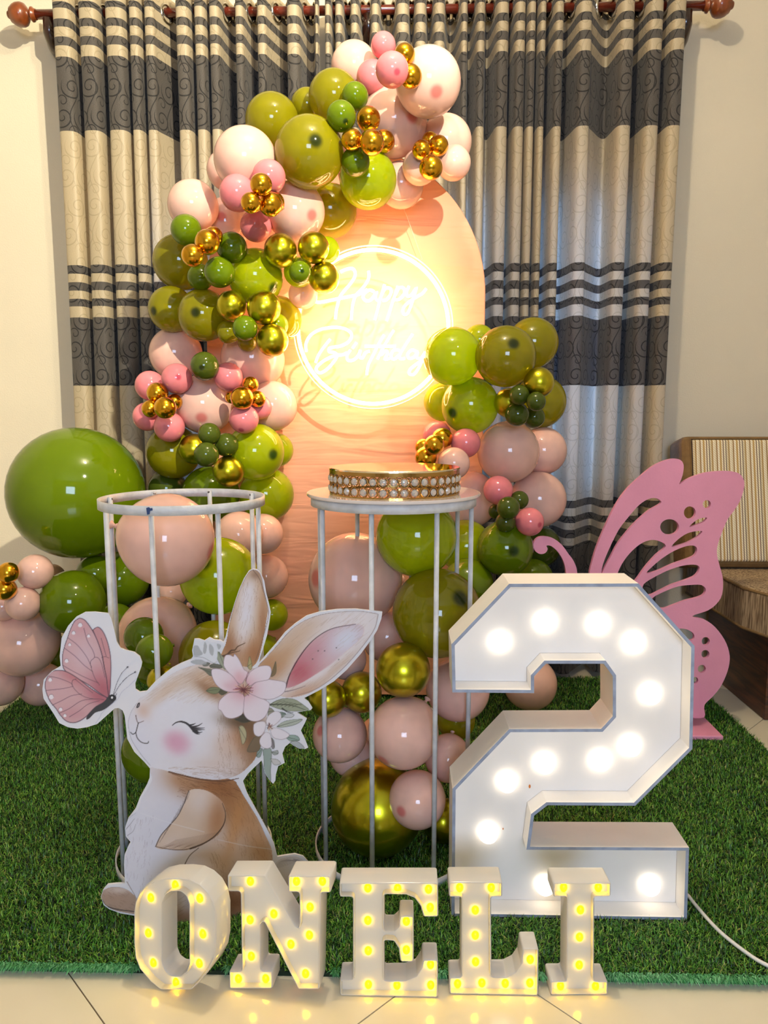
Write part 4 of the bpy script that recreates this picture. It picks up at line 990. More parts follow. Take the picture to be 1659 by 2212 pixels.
def wood_mat():
    m = mat('dark_walnut_wood', (78, 44, 28), .4); nt = m.node_tree; b = nt.nodes['Principled BSDF']; tc = nd(nt, 'ShaderNodeTexCoord'); mp = nd(nt, 'ShaderNodeMapping'); mp.inputs['Scale'].default_value = (3, 3, 26)
    n = nd(nt, 'ShaderNodeTexNoise'); n.inputs['Scale'].default_value = 2; n.inputs['Detail'].default_value = 6; n.inputs['Distortion'].default_value = .8; nt.links.new(tc.outputs['Object'], mp.inputs[0]); nt.links.new(mp.outputs[0], n.inputs['Vector'])
    r = nd(nt, 'ShaderNodeValToRGB'); r.color_ramp.elements[0].position = .35; r.color_ramp.elements[0].color = lin((44, 26, 18)); r.color_ramp.elements[1].position = .7; r.color_ramp.elements[1].color = lin((104, 60, 36))
    nt.links.new(n.outputs[0], r.inputs[0]); nt.links.new(r.outputs[0], b.inputs['Base Color']); return m
M_wal = wood_mat()
sx0, sy0, sx1 = 1.155, 2.345, 2.75
sf = tag(empty('sofa', (1.95, 2.7, 0)), 'sofa with striped back cushion, taupe seat and dark wooden base at the right', 'sofa')
# seat: chamfered plan
def prism(name, pts, z0, z1, m, bev=.012):
    bm = bmesh.new(); a = [bm.verts.new((x, y, z0)) for x, y in pts]; b = [bm.verts.new((x, y, z1)) for x, y in pts]
    bm.faces.new(a[::-1]); bm.faces.new(b); n = len(pts)
    for i in range(n): bm.faces.new((a[i], a[(i+1) % n], b[(i+1) % n], b[i]))
    if bev: bmesh.ops.bevel(bm, geom=bm.edges[:], offset=bev, segments=3, profile=.6, affect='EDGES')
    return bmobj(name, bm, m, None, False)
spts = [(sx0+.045, sy0), (sx1, sy0), (sx1, 2.98), (sx0, 2.98), (sx0, sy0+.13)]
child(prism('seat_cushion', spts, .325, .475, M_seat), sf)
for z in (.333, .467):
    child(tube('piping', [(x, y, z) for x, y in [(sx1, sy0+.002), (sx0+.047, sy0+.002), (sx0+.002, sy0+.132), (sx0+.002, 2.97)]], .006, M_brown), sf)
child(boxobj('base_carcass', sx0+.10, sx1, sy0+.15, 2.98, .002, .322, M_wal, bev=.003), sf)
fy = sy0+.15
for i in range(3):
    xa_ = sx0+.10+i*.52
    for nm, a in (('rail', (xa_+.02, xa_+.50, fy-.012, fy, .25, .315)), ('rail', (xa_+.02, xa_+.50, fy-.012, fy, .01, .085)), ('stile', (xa_, xa_+.055, fy-.016, fy, .002, .32)), ('raised_panel', (xa_+.16, xa_+.40, fy-.010, fy, .115, .225))):
        child(boxobj(nm, *a, M_wal, bev=.003), sf)
# back cushion: leaning box, brown surround, striped front
lean = math.radians(13); bh, bt = .50, .15
Wb = Matrix.Translation((0, 2.74, .485)) @ Matrix.Rotation(-lean, 4, 'X')
x0b = P(1464, 1080, 2.86).x
bm = bmesh.new(); box(bm, x0b, sx1, 0, bt, 0, bh, .03); bm.transform(Wb); bc = child(bmobj('back_cushion', bm, M_brown, None, False), sf)
bm = bmesh.new(); box(bm, x0b+.035, sx1-.02, -.010, .02, .022, bh-.018, .010); me = bpy.data.meshes.new('f'); bm.to_mesh(me); bm.free()
o = link('striped_front', me, M_str); o.matrix_basis = Wb; child(o, sf)
child(tube('piping', [Wb @ Vector(p) for p in ((x0b+.03, -.003, .02), (x0b+.03, -.003, bh-.012), (sx1-.02, -.003, bh-.012))], .005, M_brown), sf)
# ------------------------------------------------------------------ printed rabbit board
def k2(x, y): return (80+x/4.1475, 1200+y/4.1475)
def k3(x, y): return (380+x/3.6065, 1200+y/3.6065)
def k4(x, y): return (200+x/3.318, 1500+y/3.318)
def k5(x, y): return (400+x/5.53, 1380+y/5.53)
OUT = [(184,1322.5),(205,1322),(234,1325),(240,1335),(246,1357),(252,1386),(260,1400),(273,1405),(290,1409),(302,1418),(307,1431),(305,1441),(298,1460),(292,1477),(293,1489),(302,1495),(317,1493),(336,1472),(355,1456),(372,1443),(391,1433),(413,1424),(417,1418),(415,1405),(420,1380),(430,1380),(442,1384),(453,1377),(463,1382),(476,1383),(483,1387),(487,1377),(496,1339),(506,1305),(516,1275),(527,1250),(538,1233),(546,1229),(556,1230),(564,1239),(571,1255),(575,1280),(581,1303),(585,1322),(582,1344),(577,1372),(571,1392),(562,1420),(560,1432),(574,1416),(596,1391),(616,1366),(638,1347),(663,1330),(693,1321),(729,1316),(768,1315),(796,1318),(826,1321),(824,1336),(815,1361),(801,1383),(779,1413),(749,1447),(721,1472),(690,1491),(657,1508),(667,1516),(675,1529),(671,1534),(657,1536),(642,1539),(650,1544),(663,1552),(659,1561),(650,1578),(659,1597),(666,1615),(659,1618),(646,1617),(635,1611),(626,1605),(616,1613),(610,1628),(615,1648),(601,1655),(596,1673),(595,1686),(590,1693),(581,1684),(572,1669),(568,1651),(565,1643),(550,1657),(536,1671),(525,1687),(527,1694),(534,1714),(547,1738),(562,1765),(577,1792),(592,1822),(599,1851),(616,1848),(637,1845),(655,1850),(666,1862),(664,1895),(655,1922),(640,1942),(615,1955),(590,1962),(560,1976),(516,1990),(480,1996),(440,2003),(403,2006),(368,2003),(335,1996),(290,1978),(260,1973),(236,1964),(224,1955),(218,1937),(223,1922),(233,1911),(254,1909),(270,1908),(269,1889),(268,1868),(269,1847),(277,1828),(282,1819),(272,1807),(270,1789),(277,1768),(293,1747),(302,1723),(317,1696),(323,1681),(324,1660),(311,1645),(290,1624),(275,1596),(272,1569),(269,1545),(265,1535),(257,1529.5),(248,1530),(229,1547),(210,1564),(188,1571),(167,1574),(147,1571),(128,1562),(116,1542),(102,1521),(94,1509),(91.5,1489),(94.5,1468),(111,1451),(131,1439),(129,1417),(133,1378),(147,1352),(164,1333)]
pr = Plane((G(430, 2003).x, 1.40, .010), math.radians(13), math.radians(1.5))
brd = [pr.uv(*p) for p in OUT]
M_board = mat('white_foam_print_board', (216, 216, 224), .6)
rb = tag(empty('rabbit_board', (pr.o.x, pr.o.y, .008)), 'printed rabbit cutout board with flower crown and a pink butterfly at its nose', 'cutout board')
me = plate_mesh([orient(brd)], .005, 0, 0); me.transform(pr.W); child(link('board', me, M_board), rb)
# painter: colours computed on a fine grid of the board, in picture pixels
STEP = 1.25; gx = np.arange(88, 830, STEP); gy = np.arange(1226, 2010, STEP); GX, GY = np.meshgrid(gx, gy)
IMG = np.ones(GX.shape+(3,))*np.array([222, 222, 232.]); REG = np.zeros(GX.shape, int)
noise = rng.normal(0, 1, GX.shape)
def blur(a, k):
    for _ in range(2):
        for ax in (0, 1):
            c = np.cumsum(np.pad(a, [(k+1, k) if i == ax else (0, 0) for i in (0, 1)], mode='edge'), axis=ax)
            a = (np.take(c, range(2*k+1, c.shape[ax]), axis=ax) - np.take(c, range(0, c.shape[ax]-2*k-1), axis=ax))/(2*k+1)
    return a
wash = blur(noise, 9)*22; fine = blur(noise[::-1], 2)*3
def win(pts, pad):
    a = np.array(pts); x0, y0 = a.min(0)-pad; x1, y1 = a.max(0)+pad
    return slice(max(0, int((y0-gy[0])/STEP)), max(0, int((y1-gy[0])/STEP)+2)), slice(max(0, int((x0-gx[0])/STEP)), max(0, int((x1-gx[0])/STEP)+2))
def inside(pts, X, Y):
    r = np.zeros(X.shape, bool); n = len(pts)
    for i in range(n):
        (x1, y1), (x2, y2) = pts[i-1], pts[i]
        if y1 == y2: continue
        c = ((y1 > Y) != (y2 > Y)) & (X < (x2-x1)*(Y-y1)/(y2-y1)+x1); r ^= c
    return r
def segd(pts, X, Y, w0=1., w1=1.):
    best = np.full(X.shape, 1e9); n = len(pts)-1
    for i in range(n):
        (x1, y1), (x2, y2) = pts[i], pts[i+1]; dx, dy = x2-x1, y2-y1; L2 = dx*dx+dy*dy+1e-9
        t = np.clip(((X-x1)*dx+(Y-y1)*dy)/L2, 0, 1); d = np.hypot(X-x1-t*dx, Y-y1-t*dy)
        w_ = w0+(w1-w0)*(i+t)/n; best = np.minimum(best, d-w_)
    return best
def fill(pts, col, a=1., soft=.7, reg=None, curve=True, clipm=None, tex=0.):
    p = [tuple(q) for q in (spline(pts, 4, True) if curve else pts)]; s = win(p, soft*2+2); X, Y = GX[s], GY[s]
    d = segd(p+[p[0]], X, Y, 0, 0); ins = inside(p, X, Y); sd = np.where(ins, d, -d)
    m = np.clip(sd/soft+.5, 0, 1)*a
    if clipm is not None: m = m*clipm[s]
    c = np.array(col, float)+tex*wash[s][..., None]
    IMG[s] = IMG[s]*(1-m[..., None])+c*m[..., None]
    if reg: REG[s] = np.where((m > .4*a) & (a > .6), reg, REG[s])
    full = np.zeros(GX.shape); full[s] = ins; return full
def blob(x, y, rx, ry, col, a=1., ang=0., mask=None, pw=1.):
    c, s_ = math.cos(ang), math.sin(ang); u = ((GX-x)*c+(GY-y)*s_)/rx; v = (-(GX-x)*s_+(GY-y)*c)/ry
    m = np.exp(-(u*u+v*v)**pw)*a*(1+.12*wash/8)
    m = np.clip(m, 0, 1)
    if mask is not None: m = m*mask
    IMG[:] = IMG*(1-m[..., None])+np.array(col, float)*m[..., None]
def stroke(pts, col, w=1., w1=None, a=1., curve=True, mask=None):
    p = [tuple(q) for q in (spline(pts, 5) if curve else pts)]; s = win(p, max(w, w1 or w)+3); X, Y = GX[s], GY[s]
    d = segd(p, X, Y, w, w if w1 is None else w1); m = np.clip(.5-d/1.1, 0, 1)*a
    if mask is not None: m = m*mask[s]
    IMG[s] = IMG[s]*(1-m[..., None])+np.array(col, float)*m[..., None]
def fur(n, xs, ys, ang, ln, col, a, mask, w=.35, spread=.25):
    for _ in range(n):
        x, y = random.uniform(*xs), random.uniform(*ys); j, i = int((x-gx[0])/STEP), int((y-gy[0])/STEP)
        if not (0 <= i < GX.shape[0] and 0 <= j < GX.shape[1]) or mask[i, j] < .5: continue
        t = (ang(x, y) if callable(ang) else ang)+random.gauss(0, spread*.45); l = ln*random.uniform(.5, 1.2)
        stroke([(x, y), (x+math.cos(t)*l/2+1, y+math.sin(t)*l/2), (x+math.cos(t+.06)*l, y+math.sin(t+.06)*l)], col, w, w*.3, a, False, mask)
K = lambda f, l: [f(*p) for p in l]
INK = (40, 34, 40); WHT = (226, 226, 238); TAN = (196, 160, 128); BRN = (164, 112, 68); DBR = (110, 70, 42)
# region ids
ids = {1: 'ear', 2: 'ear', 3: 'body', 4: 'arm', 5: 'foot', 6: 'tail', 7: 'head', 8: 'flower', 9: 'flower', 10: 'leaf_spray', 11: 'butterfly_wing', 12: 'butterfly_wing', 13: 'butterfly_body', 14: 'flower', 15: 'butterfly_wing'}
# tail and foot
tail = fill(K(k4, [(1285,1260),(1300,1220),(1340,1180),(1400,1162),(1460,1160),(1505,1185),(1530,1230),(1530,1300),(1490,1400),(1420,1470),(1320,1500),(1260,1500),(1250,1380)]), (214, 208, 210), reg=6, tex=1)
for k in range(14): stroke(K(k4, [(1310+k*12, 1250-k*4), (1340+k*9, 1200-k*1), (1400+k*8, 1178+k*2)]), (120, 110, 116), .4, .2, .5)
blob(*k4(1330, 1450), 26, 30, (176, 124, 82), .8, mask=tail)
stroke(K(k4, [(1440,1180),(1490,1195),(1515,1240),(1500,1300)]), (90, 84, 96), .6, .3, .8)
foot = fill(K(k4, [(62,1450),(72,1410),(110,1385),(180,1378),(250,1400),(310,1450),(345,1500),(330,1570),(220,1560),(130,1535),(80,1495)]), (176, 148, 132), reg=5, tex=1.2)
blob(*k4(190, 1400), 30, 8, (214, 200, 198), .8, mask=foot); stroke(K(k4, [(66,1470),(100,1515),(180,1540),(300,1555)]), INK, 1.2, .8, .85, mask=foot)
fur(60, (218, 300), (1915, 1965), .5, 10, (110, 84, 76), .4, foot)
# body
body = fill(K(k4, [(412,520),(425,600),(395,670),(350,740),(325,820),(265,890),(240,960),(245,1015),(278,1060),(255,1100),(235,1170),(232,1260),(250,1340),(280,1400),(320,1480),(360,1560),(450,1630),(600,1665),(760,1672),(950,1640),(1060,1600),(1180,1540),(1260,1480),(1290,1380),(1285,1260),(1285,1120),(1240,1010),(1190,900),(1130,800),(1080,720),(1040,650),(1000,610),(800,560),(600,540)]), (218, 218, 232), reg=3, tex=.7)
blob(*k4(1000, 800), 62, 120, BRN, .95, -.45, body); blob(*k4(900, 660), 90, 30, (150, 96, 54), .95, .1, body); blob(*k4(1180, 1050), 30, 95, (186, 134, 84), .85, -.3, body)
blob(*k4(650, 620), 45, 22, (176, 130, 92), .8, .5, body)
blob(*k4(950, 1180), 75, 62, (218, 190, 168), .9, .2, body); blob(*k4(1000, 1500), 90, 50, (150, 98, 60), .9, -.1, body); blob(*k4(700, 1600), 80, 22, (140, 96, 62), .85, .1, body)
blob(*k4(600, 1400), 60, 60, (226, 216, 218), .6, 0, body)
blob(*k4(1020, 950), 14, 70, (196, 140, 86), .7, .25, body)
fur(420, (450, 600), (1690, 1960), lambda x, y: 1.25, 16, (120, 78, 46), .35, body, spread=.3)
fur(160, (380, 520), (1675, 1720), .3, 16, (104, 62, 36), .5, body)
fur(90, (270, 330), (1760, 1960), 1.7, 14, (170, 160, 176), .6, body)
fur(120, (280, 560), (1930, 2000), 2.6, 18, (112, 84, 66), .4, body)
stroke(K(k4, [(255,890),(290,860),(310,850)]), (70,66,80), .5, .2, .6); stroke(K(k4, [(240,965),(270,930),(300,890)]), (70,66,80), .5, .2, .7); stroke(K(k4, [(250,1010),(290,980),(310,930)]), (80,76,90), .5, .2, .6)
stroke(K(k4, [(650,1255),(665,1210),(700,1150),(760,1100)]), (70, 46, 36), 1.0, .6, .9)
stroke(K(k4, [(245,1340),(280,1400),(320,1470),(360,1540)]), (110, 84, 76), .8, .4, .7)
# arm
arm = fill(K(k4, [(690,690),(660,780),(610,870),(550,940),(490,1010),(452,1085),(490,1108),(560,1108),(650,1118),(740,1100),(830,1055),(905,1000),(945,925),(955,840),(930,770),(860,710),(780,680)]), (214, 190, 170), reg=4, tex=1.1)
blob(*k4(800, 760), 40, 36, (226, 214, 212), .8, .3, arm); blob(*k4(900, 900), 26, 62, (176, 124, 84), .9, .1, arm); blob(*k4(560, 1050), 34, 18, (220, 200, 188), .8, -.5, arm)
stroke(K(k4, [(690,690),(655,780),(610,870),(550,940),(490,1010),(452,1090)]), (60, 46, 44), .8, .8, .9); stroke(K(k4, [(452,1090),(560,1110),(650,1112),(740,1095)]), (90, 64, 52), .7, 1.0, .8)
stroke(K(k4, [(700,1105),(800,1065),(880,1010),(940,930),(952,850),(930,780)]), (58, 38, 28), 1.6, .5, .9)
for k in range(26):
    t = k/26; stroke(K(k4, [(480+t*300, 1098+8*math.sin(k)), (540+t*310, 1075-20*t), (600+t*330, 1040-t*60)]), (110, 78, 60), .35, .2, .5, mask=arm)
for k in range(12): stroke(K(k4, [(480+k*18, 1060-k*28), (505+k*17, 1020-k*28), (522+k*16, 985-k*28)]), (80, 60, 56), .4, .2, .6)
for y_ in ((345, 850, 800, 985), (900, 1040, 1290, 1110)): stroke(K(k4, [(y_[0], y_[1]), ((y_[0]+y_[2])/2, (y_[1]+y_[3])/2+8), (y_[2], y_[3])]), (232, 232, 240), .8, .8, .5)
# ears
E1 = K(k3, [(352,790),(385,690),(405,600),(425,500),(455,390),(490,290),(520,215),(560,140),(600,112),(640,125),(665,170),(680,250),(700,340),(715,430),(700,530),(685,620),(665,720),(630,830),(560,880),(440,860)])
e1 = fill(E1, (196, 160, 126), reg=1, tex=1)
blob(*k3(545, 470), 22, 62, (222, 220, 232), 1., .1, e1); blob(*k3(560, 300), 20, 40, (224, 220, 230), .9, .15, e1); blob(*k3(600, 760), 34, 34, (160, 104, 60), .85, 0, e1); blob(*k3(430, 700), 22, 30, (150, 98, 60), .9, 0, e1)
blob(*k3(620, 150), 12, 10, (150, 116, 90), .8, 0, e1); blob(*k3(520, 600), 18, 40, (226, 220, 226), .8, .1, e1); blob(*k3(680, 560), 10, 60, (156, 106, 70), .7, 0, e1)
fur(170, (480, 585), (1235, 1440), lambda x, y: 1.75-.3*(x > 545), 18, (140, 100, 72), .4, e1, spread=.12)
stroke(E1[2:13], (130, 96, 76), .7, .7, .6); stroke(K(k3, [(600,112),(650,180),(680,270),(715,400),(720,470),(700,560),(660,700),(620,820)]), (110, 80, 66), .9, .6, .7)
stroke(K(k3, [(360,785),(400,770),(430,740),(460,735),(480,710),(520,690),(540,680)]), (84, 56, 34), 2.2, .6, .9); stroke(K(k3, [(400,770),(440,755),(490,745),(500,735)]), (84, 56, 34), 1.5, .4, .8)
E2 = K(k3, [(640,860),(700,800),(770,720),(850,620),(930,550),(1020,495),(1130,460),(1260,440),(1400,432),(1520,440),(1575,455),(1570,500),(1530,600),(1440,720),(1330,850),(1220,950),(1110,1030),(1000,1085),(860,1105),(760,1060),(660,960)])
e2 = fill(E2, (222, 216, 222), reg=2, tex=.9)
blob(*k3(740, 850), 38, 34, (172, 118, 72), .95, -.7, e2); blob(*k3(850, 760), 24, 60, (190, 150, 112), .8, .75, e2); blob(*k3(960, 600), 22, 60, (206, 180, 160), .8, 1.0, e2)
blob(*k3(1000, 1060), 50, 14, (196, 154, 128), .8, -.35, e2); blob(*k3(1250, 880), 60, 8, (200, 170, 150), .6, -.7, e2)
IN = K(k3, [(855,1030),(880,940),(930,830),(1000,730),(1090,645),(1190,580),(1300,548),(1400,535),(1460,560),(1440,640),(1330,740),(1200,850),(1080,930),(960,1000)])
e3 = fill(IN, (206, 168, 176), .9, 4.)
blob(*k3(960, 900), 36, 40, (186, 92, 108), .95, .6, e3); blob(*k3(1080, 740), 40, 22, (196, 132, 146), .7, -.6, e3); blob(*k3(1330, 650), 52, 34, (214, 220, 240), .95, -.6, e3)
stroke(K(k3, [(855,1030),(885,930),(950,810),(1030,700),(1120,620),(1230,565),(1400,535)]), (54, 36, 42), 1.3, .5, .9)
stroke(K(k3, [(850,1060),(920,1045),(1010,1015)]), (80, 66, 80), .8, .3, .8)
stroke(K(k3, [(640,860),(770,720),(930,550),(1130,460),(1400,432),(1575,455)]), (140, 120, 116), .7, .6, .7); stroke(K(k3, [(1575,460),(1530,600),(1330,850),(1110,1030),(900,1100)]), (130, 110, 110), .7, .6, .7)
fur(260, (560, 820), (1320, 1500), -.75, 26, (176, 150, 136), .45, e2, spread=.1)
for x, y in ((1108,742),(1158,742),(1250,718),(1065,806),(1268,810)): blob(*k3(x, y), 1.2, 1.2, (60, 50, 60), 1)
# head
HD = [(295,1519),(300,1508),(317,1499),(345,1474),(380,1450),(420,1436),(455,1432),(490,1440),(530,1440),(560,1450),(575,1500),(576,1550),(566,1600),(550,1640),(524,1667),(500,1679),(470,1684),(430,1681),(390,1672),(350,1662),(326,1655),(302,1626),(283,1595),(277,1562),(283,1538)]
head = fill(HD, (222, 221, 233), reg=7, tex=.8)
blob(440, 1470, 95, 30, (206, 184, 166), .95, -.25, head); blob(355, 1500, 50, 14, (208, 180, 158), .9, -.72, head); blob(312, 1538, 15, 17, (210, 168, 146), .85, -.6, head)
blob(530, 1560, 38, 90, (158, 106, 66), .95, .05, head); blob(470, 1480, 50, 24, (180, 132, 92), .75, .5, head); blob(560, 1640, 30, 60, (158, 104, 58), .9, .5, head); blob(515, 1602, 26, 26, (170, 116, 76), .7, 0, head)
blob(372, 1520, 52, 22, (224, 224, 238), .95, -.55, head); blob(400, 1560, 70, 40, (224, 224, 236), .9, 0, head); blob(470, 1650, 60, 20, (216, 200, 196), .85, 0, head); blob(486, 1615, 30, 30, (212, 190, 180), .8, 0, head)
blob(300, 1600, 30, 50, (218, 218, 234), .9, 0, head)
fur(300, (300, 500), (1430, 1520), -.62, 24, (180, 150, 128), .35, head, spread=.12); fur(160, (300, 480), (1440, 1520), -.55, 22, (232, 226, 226), .5, head, spread=.12)
fur(260, (470, 575), (1460, 1680), 1.5, 16, (120, 78, 46), .35, head, spread=.35); fur(120, (360, 560), (1655, 1685), .12, 18, (150, 110, 86), .4, head)
stroke([(365,1667),(400,1676),(440,1684),(480,1687),(515,1681)], (92, 58, 38), 1.7, 1.0, .85); stroke([(372,1671),(420,1687),(470,1691),(505,1684)], (120, 76, 48), 1.1, .6, .6)
blob(384, 1605, 27, 24, (214, 164, 190), .95, .4, head, 1.4); blob(372, 1596, 18, 16, (212, 158, 186), .5, 0, head)
stroke([(295,1519),(283,1538),(277,1562),(283,1595),(302,1626),(324,1653)], (120, 120, 140), .5, .5, .7)
stroke(K(k2, [(895,1360),(905,1330),(918,1322),(912,1350),(900,1362)]), INK, 1.3, .9)
stroke(K(k2, [(885,1430),(893,1470),(908,1497),(955,1482)]), (70, 44, 44), .8, .5, .9); stroke(K(k2, [(908,1497),(896,1545),(885,1582),(860,1600),(838,1583)]), INK, .9, .7)
stroke(K(k2, [(885,1585),(898,1632),(930,1668),(970,1682),(995,1678),(998,1664)]), INK, .8, .8)
EY = K(k2, [(1213,1520),(1245,1496),(1290,1487),(1335,1500),(1370,1528),(1400,1562),(1435,1582)])
stroke(EY, INK, .7, 3.0); stroke(EY[2:], INK, 1.6, 2.4)
for l in ([(1370,1520),(1400,1512),(1420,1502)], [(1385,1535),(1440,1525),(1482,1500)], [(1395,1545),(1455,1545),(1502,1545)], [(1400,1560),(1460,1560),(1502,1558)], [(1405,1570),(1450,1585),(1480,1580)], [(1400,1572),(1430,1595),(1460,1598)]): stroke(K(k2, l), INK, 2.0, .35)
# dark shading under the crown, leaves, flowers
blob(*k5(640, 990), 40, 16, (92, 70, 48), .85, .2, head); blob(*k5(800, 1150), 18, 50, (112, 82, 54), .8, 0, head); blob(*k5(300, 620), 34, 12, (140, 98, 66), .8, .6, head)
LF = (140, 146, 124); LFD = (62, 70, 56); LFL = (202, 208, 196)
def leaf(pts, c=LF, reg=10, a=.95, vein=True):
    reg = 20+len([k for k in ids if k >= 20]); ids[reg] = 'leaf'
    m = fill(pts, c, a, reg=reg, tex=1.6); stroke([pts[0], pts[len(pts)//2]], LFD, .6, .3, .8, False) if vein else None
    stroke(list(pts)+[pts[0]], LFD, .45, .45, .7); return m
leaf(K(k5, [(160,340),(230,350),(330,370),(360,420),(300,440),(230,380)]), (110, 112, 96)); leaf(K(k5, [(390,130),(430,190),(470,240),(480,360),(440,330),(385,240)]), (150, 156, 134)); leaf(K(k5, [(205,305),(250,278),(295,290),(270,320),(225,325)]), (120, 120, 112))
leaf(K(k5, [(290,320),(340,295),(420,310),(440,345),(380,350),(310,345)]), (100, 100, 88)); leaf(K(k5, [(250,620),(310,580),(380,580),(430,600),(380,650),(310,650)]), (120, 130, 96)); leaf(K(k5, [(400,640),(430,600),(490,600),(500,640),(440,670)]), (78, 78, 60))
leaf(K(k5, [(745,330),(768,210),(795,290),(795,350),(775,370)]), (170, 160, 110)); leaf(K(k5, [(1020,440),(1050,380),(1080,270),(1085,400),(1040,450)]), (120, 100, 70)); leaf(K(k5, [(640,1050),(690,1040),(730,1110),(725,1200),(685,1260),(660,1150)]), (178, 172, 138)); leaf(K(k5, [(590,960),(640,940),(680,890),(740,940),(800,970),(700,1000)]), (58, 52, 40))
leaf(K(k5, [(1000,785),(1080,740),(1180,710),(1300,720),(1400,780),(1480,850),(1380,862),(1200,855),(1060,815)]), (150, 158, 136))
for k in range(7): stroke(K(k5, [(1010+k*45,790+k*4),(1080+k*45,745+k*6),(1150+k*40,725+k*12)]), (84, 88, 72), .7, .3, .8)
stroke(K(k5, [(1005,785),(1140,780),(1300,800),(1440,850)]), (60, 62, 50), 1.2, .5, .9); stroke(K(k5, [(1160,830),(1220,870),(1290,880)]), (50, 50, 48), 1.6, .6, .9)
leaf(K(k5, [(990,870),(1010,820),(1060,860),(1040,900),(990,930)]), (150, 146, 128)); leaf(K(k5, [(1090,1050),(1170,990),(1280,965),(1400,960),(1320,1020),(1180,1052)]), (176, 184, 172)); leaf(K(k5, [(1100,900),(1140,870),(1200,890),(1180,920),(1150,940)]), (120, 136, 126))
leaf(K(k5, [(1160,930),(1230,890),(1300,905),(1260,940)]), (198, 200, 206), vein=False); leaf(K(k5, [(1200,1170),(1260,1145),(1340,1160),(1365,1210),(1300,1215),(1240,1210)]), (146, 168, 158)); leaf(K(k5, [(1250,1230),(1330,1220),(1400,1270),(1420,1310),(1340,1300)]), (172, 178, 184), vein=False)
leaf(K(k5, [(930,1320),(1020,1310),(1030,1420),(1020,1560),(1020,1700),(980,1640),(945,1600),(940,1460)]), (150, 166, 158), vein=False); leaf(K(k5, [(850,1400),(870,1320),(920,1310),(900,1400),(870,1415)]), (138, 158, 154)); leaf(K(k5, [(1030,1350),(1100,1330),(1110,1370),(1060,1385)]), (160, 170, 170)); leaf(K(k5, [(1020,1430),(1100,1440),(1140,1490),(1060,1500)]), (202, 200, 200), vein=False)
leaf(K(k5, [(820,1180),(900,1160),(890,1320),(800,1350),(740,1330)]), (116, 98, 76), vein=False); leaf(K(k5, [(1030,1180),(1060,1220),(1065,1300),(1035,1300)]), (140, 130, 136))
wf_ = fill(K(k5, [(90,90),(110,15),(160,20),(190,40),(250,10),(300,40),(360,40),(440,55),(470,90),(440,160),(390,150),(380,260),(330,285),(260,250),(220,220),(150,210),(95,200)]), (216, 220, 230), reg=14, tex=.6, curve=False)
for l in ([(100,90),(150,80),(180,130),(210,180),(150,205),(100,190)], [(230,40),(260,80),(245,170),(215,160)], [(290,60),(340,110),(330,200),(290,160)], [(380,60),(430,80),(400,130)], [(60,270),(130,245),(200,250),(260,290),(210,310),(110,300)]): fill(K(k5, l), (166, 170, 176), .85)
stroke(K(k5, [(105,210),(220,225),(330,285),(380,270)]), (130, 134, 140), .5, .5, .8)
PET = [[(730,380),(700,360),(640,240),(590,180),(575,210),(530,190),(480,200),(460,270),(470,340),(560,450),(660,540),(720,470),(760,420)],
 [(640,545),(560,440),(470,380),(380,355),(318,370),(320,440),(360,530),(420,590),(510,630),(620,630),(670,600)],
 [(640,640),(540,640),(480,670),(410,740),(395,830),(430,860),(480,930),(560,950),(650,920),(690,880),(705,780),(705,680)],
 [(710,690),(700,790),(700,890),(750,960),(830,985),(900,970),(960,920),(1000,830),(1000,760),(900,700),(800,650)],
 [(770,650),(830,680),(920,715),(1030,720),(1130,680),(1190,620),(1205,540),(1170,510),(1050,490),(950,480),(860,510),(790,570)],
 [(770,400),(830,355),(900,325),(980,318),(1020,340),(1030,400),(1000,480),(930,500),(840,520),(770,560),(730,500)]]
for k, pt in enumerate(PET):
    q = K(k5, pt); m = fill(q, (228, 218, 230), reg=8, tex=.5); blob(*k5(690, 590), 30, 28, (206, 140, 156), .75, 0, m); stroke(q+[q[0]], (126, 104, 122), .5, .5, .75)
blob(*k5(640, 440), 10, 12, (216, 150, 160), .35); blob(*k5(520, 560), 14, 8, (214, 176, 190), .6, .3)
for k in range(34):
    a = random.uniform(0, 2*PI); r_ = random.uniform(60, 130); cx_, cy_ = 700, 600
    stroke(K(k5, [(cx_+math.cos(a)*12, cy_+math.sin(a)*10), (cx_+math.cos(a)*r_, cy_+math.sin(a)*r_*.7)]), random.choice([(120, 40, 50), (92, 32, 40), (226, 190, 160), (210, 160, 140)]), .7, .5, .9, False)
blob(*k5(690, 610), 7, 5, (90, 30, 40), .9); stroke(K(k5, [(725,500),(740,430),(765,380)]), (120, 66, 84), .9, .5, .8)
PS = [[(965,980),(990,920),(1040,880),(1095,862),(1140,890),(1145,950),(1090,1010),(1040,1040),(980,1020)], [(820,1020),(870,990),(950,990),(960,1060),(930,1130),(880,1165),(830,1140),(815,1080)], [(960,1110),(900,1180),(890,1240),(920,1290),(980,1310),(1030,1280),(1030,1200),(1010,1130)], [(1040,1060),(1120,1070),(1220,1120),(1240,1160),(1160,1200),(1060,1180),(1020,1110)]]
for pt in PS: q = K(k5, pt); fill(q, (228, 222, 232), reg=9, tex=.4); stroke(q+[q[0]], (140, 124, 136), .5, .5, .7)
for k in range(22):
    a = random.uniform(0, 2*PI); r_ = random.uniform(20, 60)
    stroke(K(k5, [(1000, 1050), (1000+math.cos(a)*r_, 1050+math.sin(a)*r_)]), random.choice([(110, 64, 60), (230, 200, 170), (84, 50, 50)]), .6, .5, .9, False)
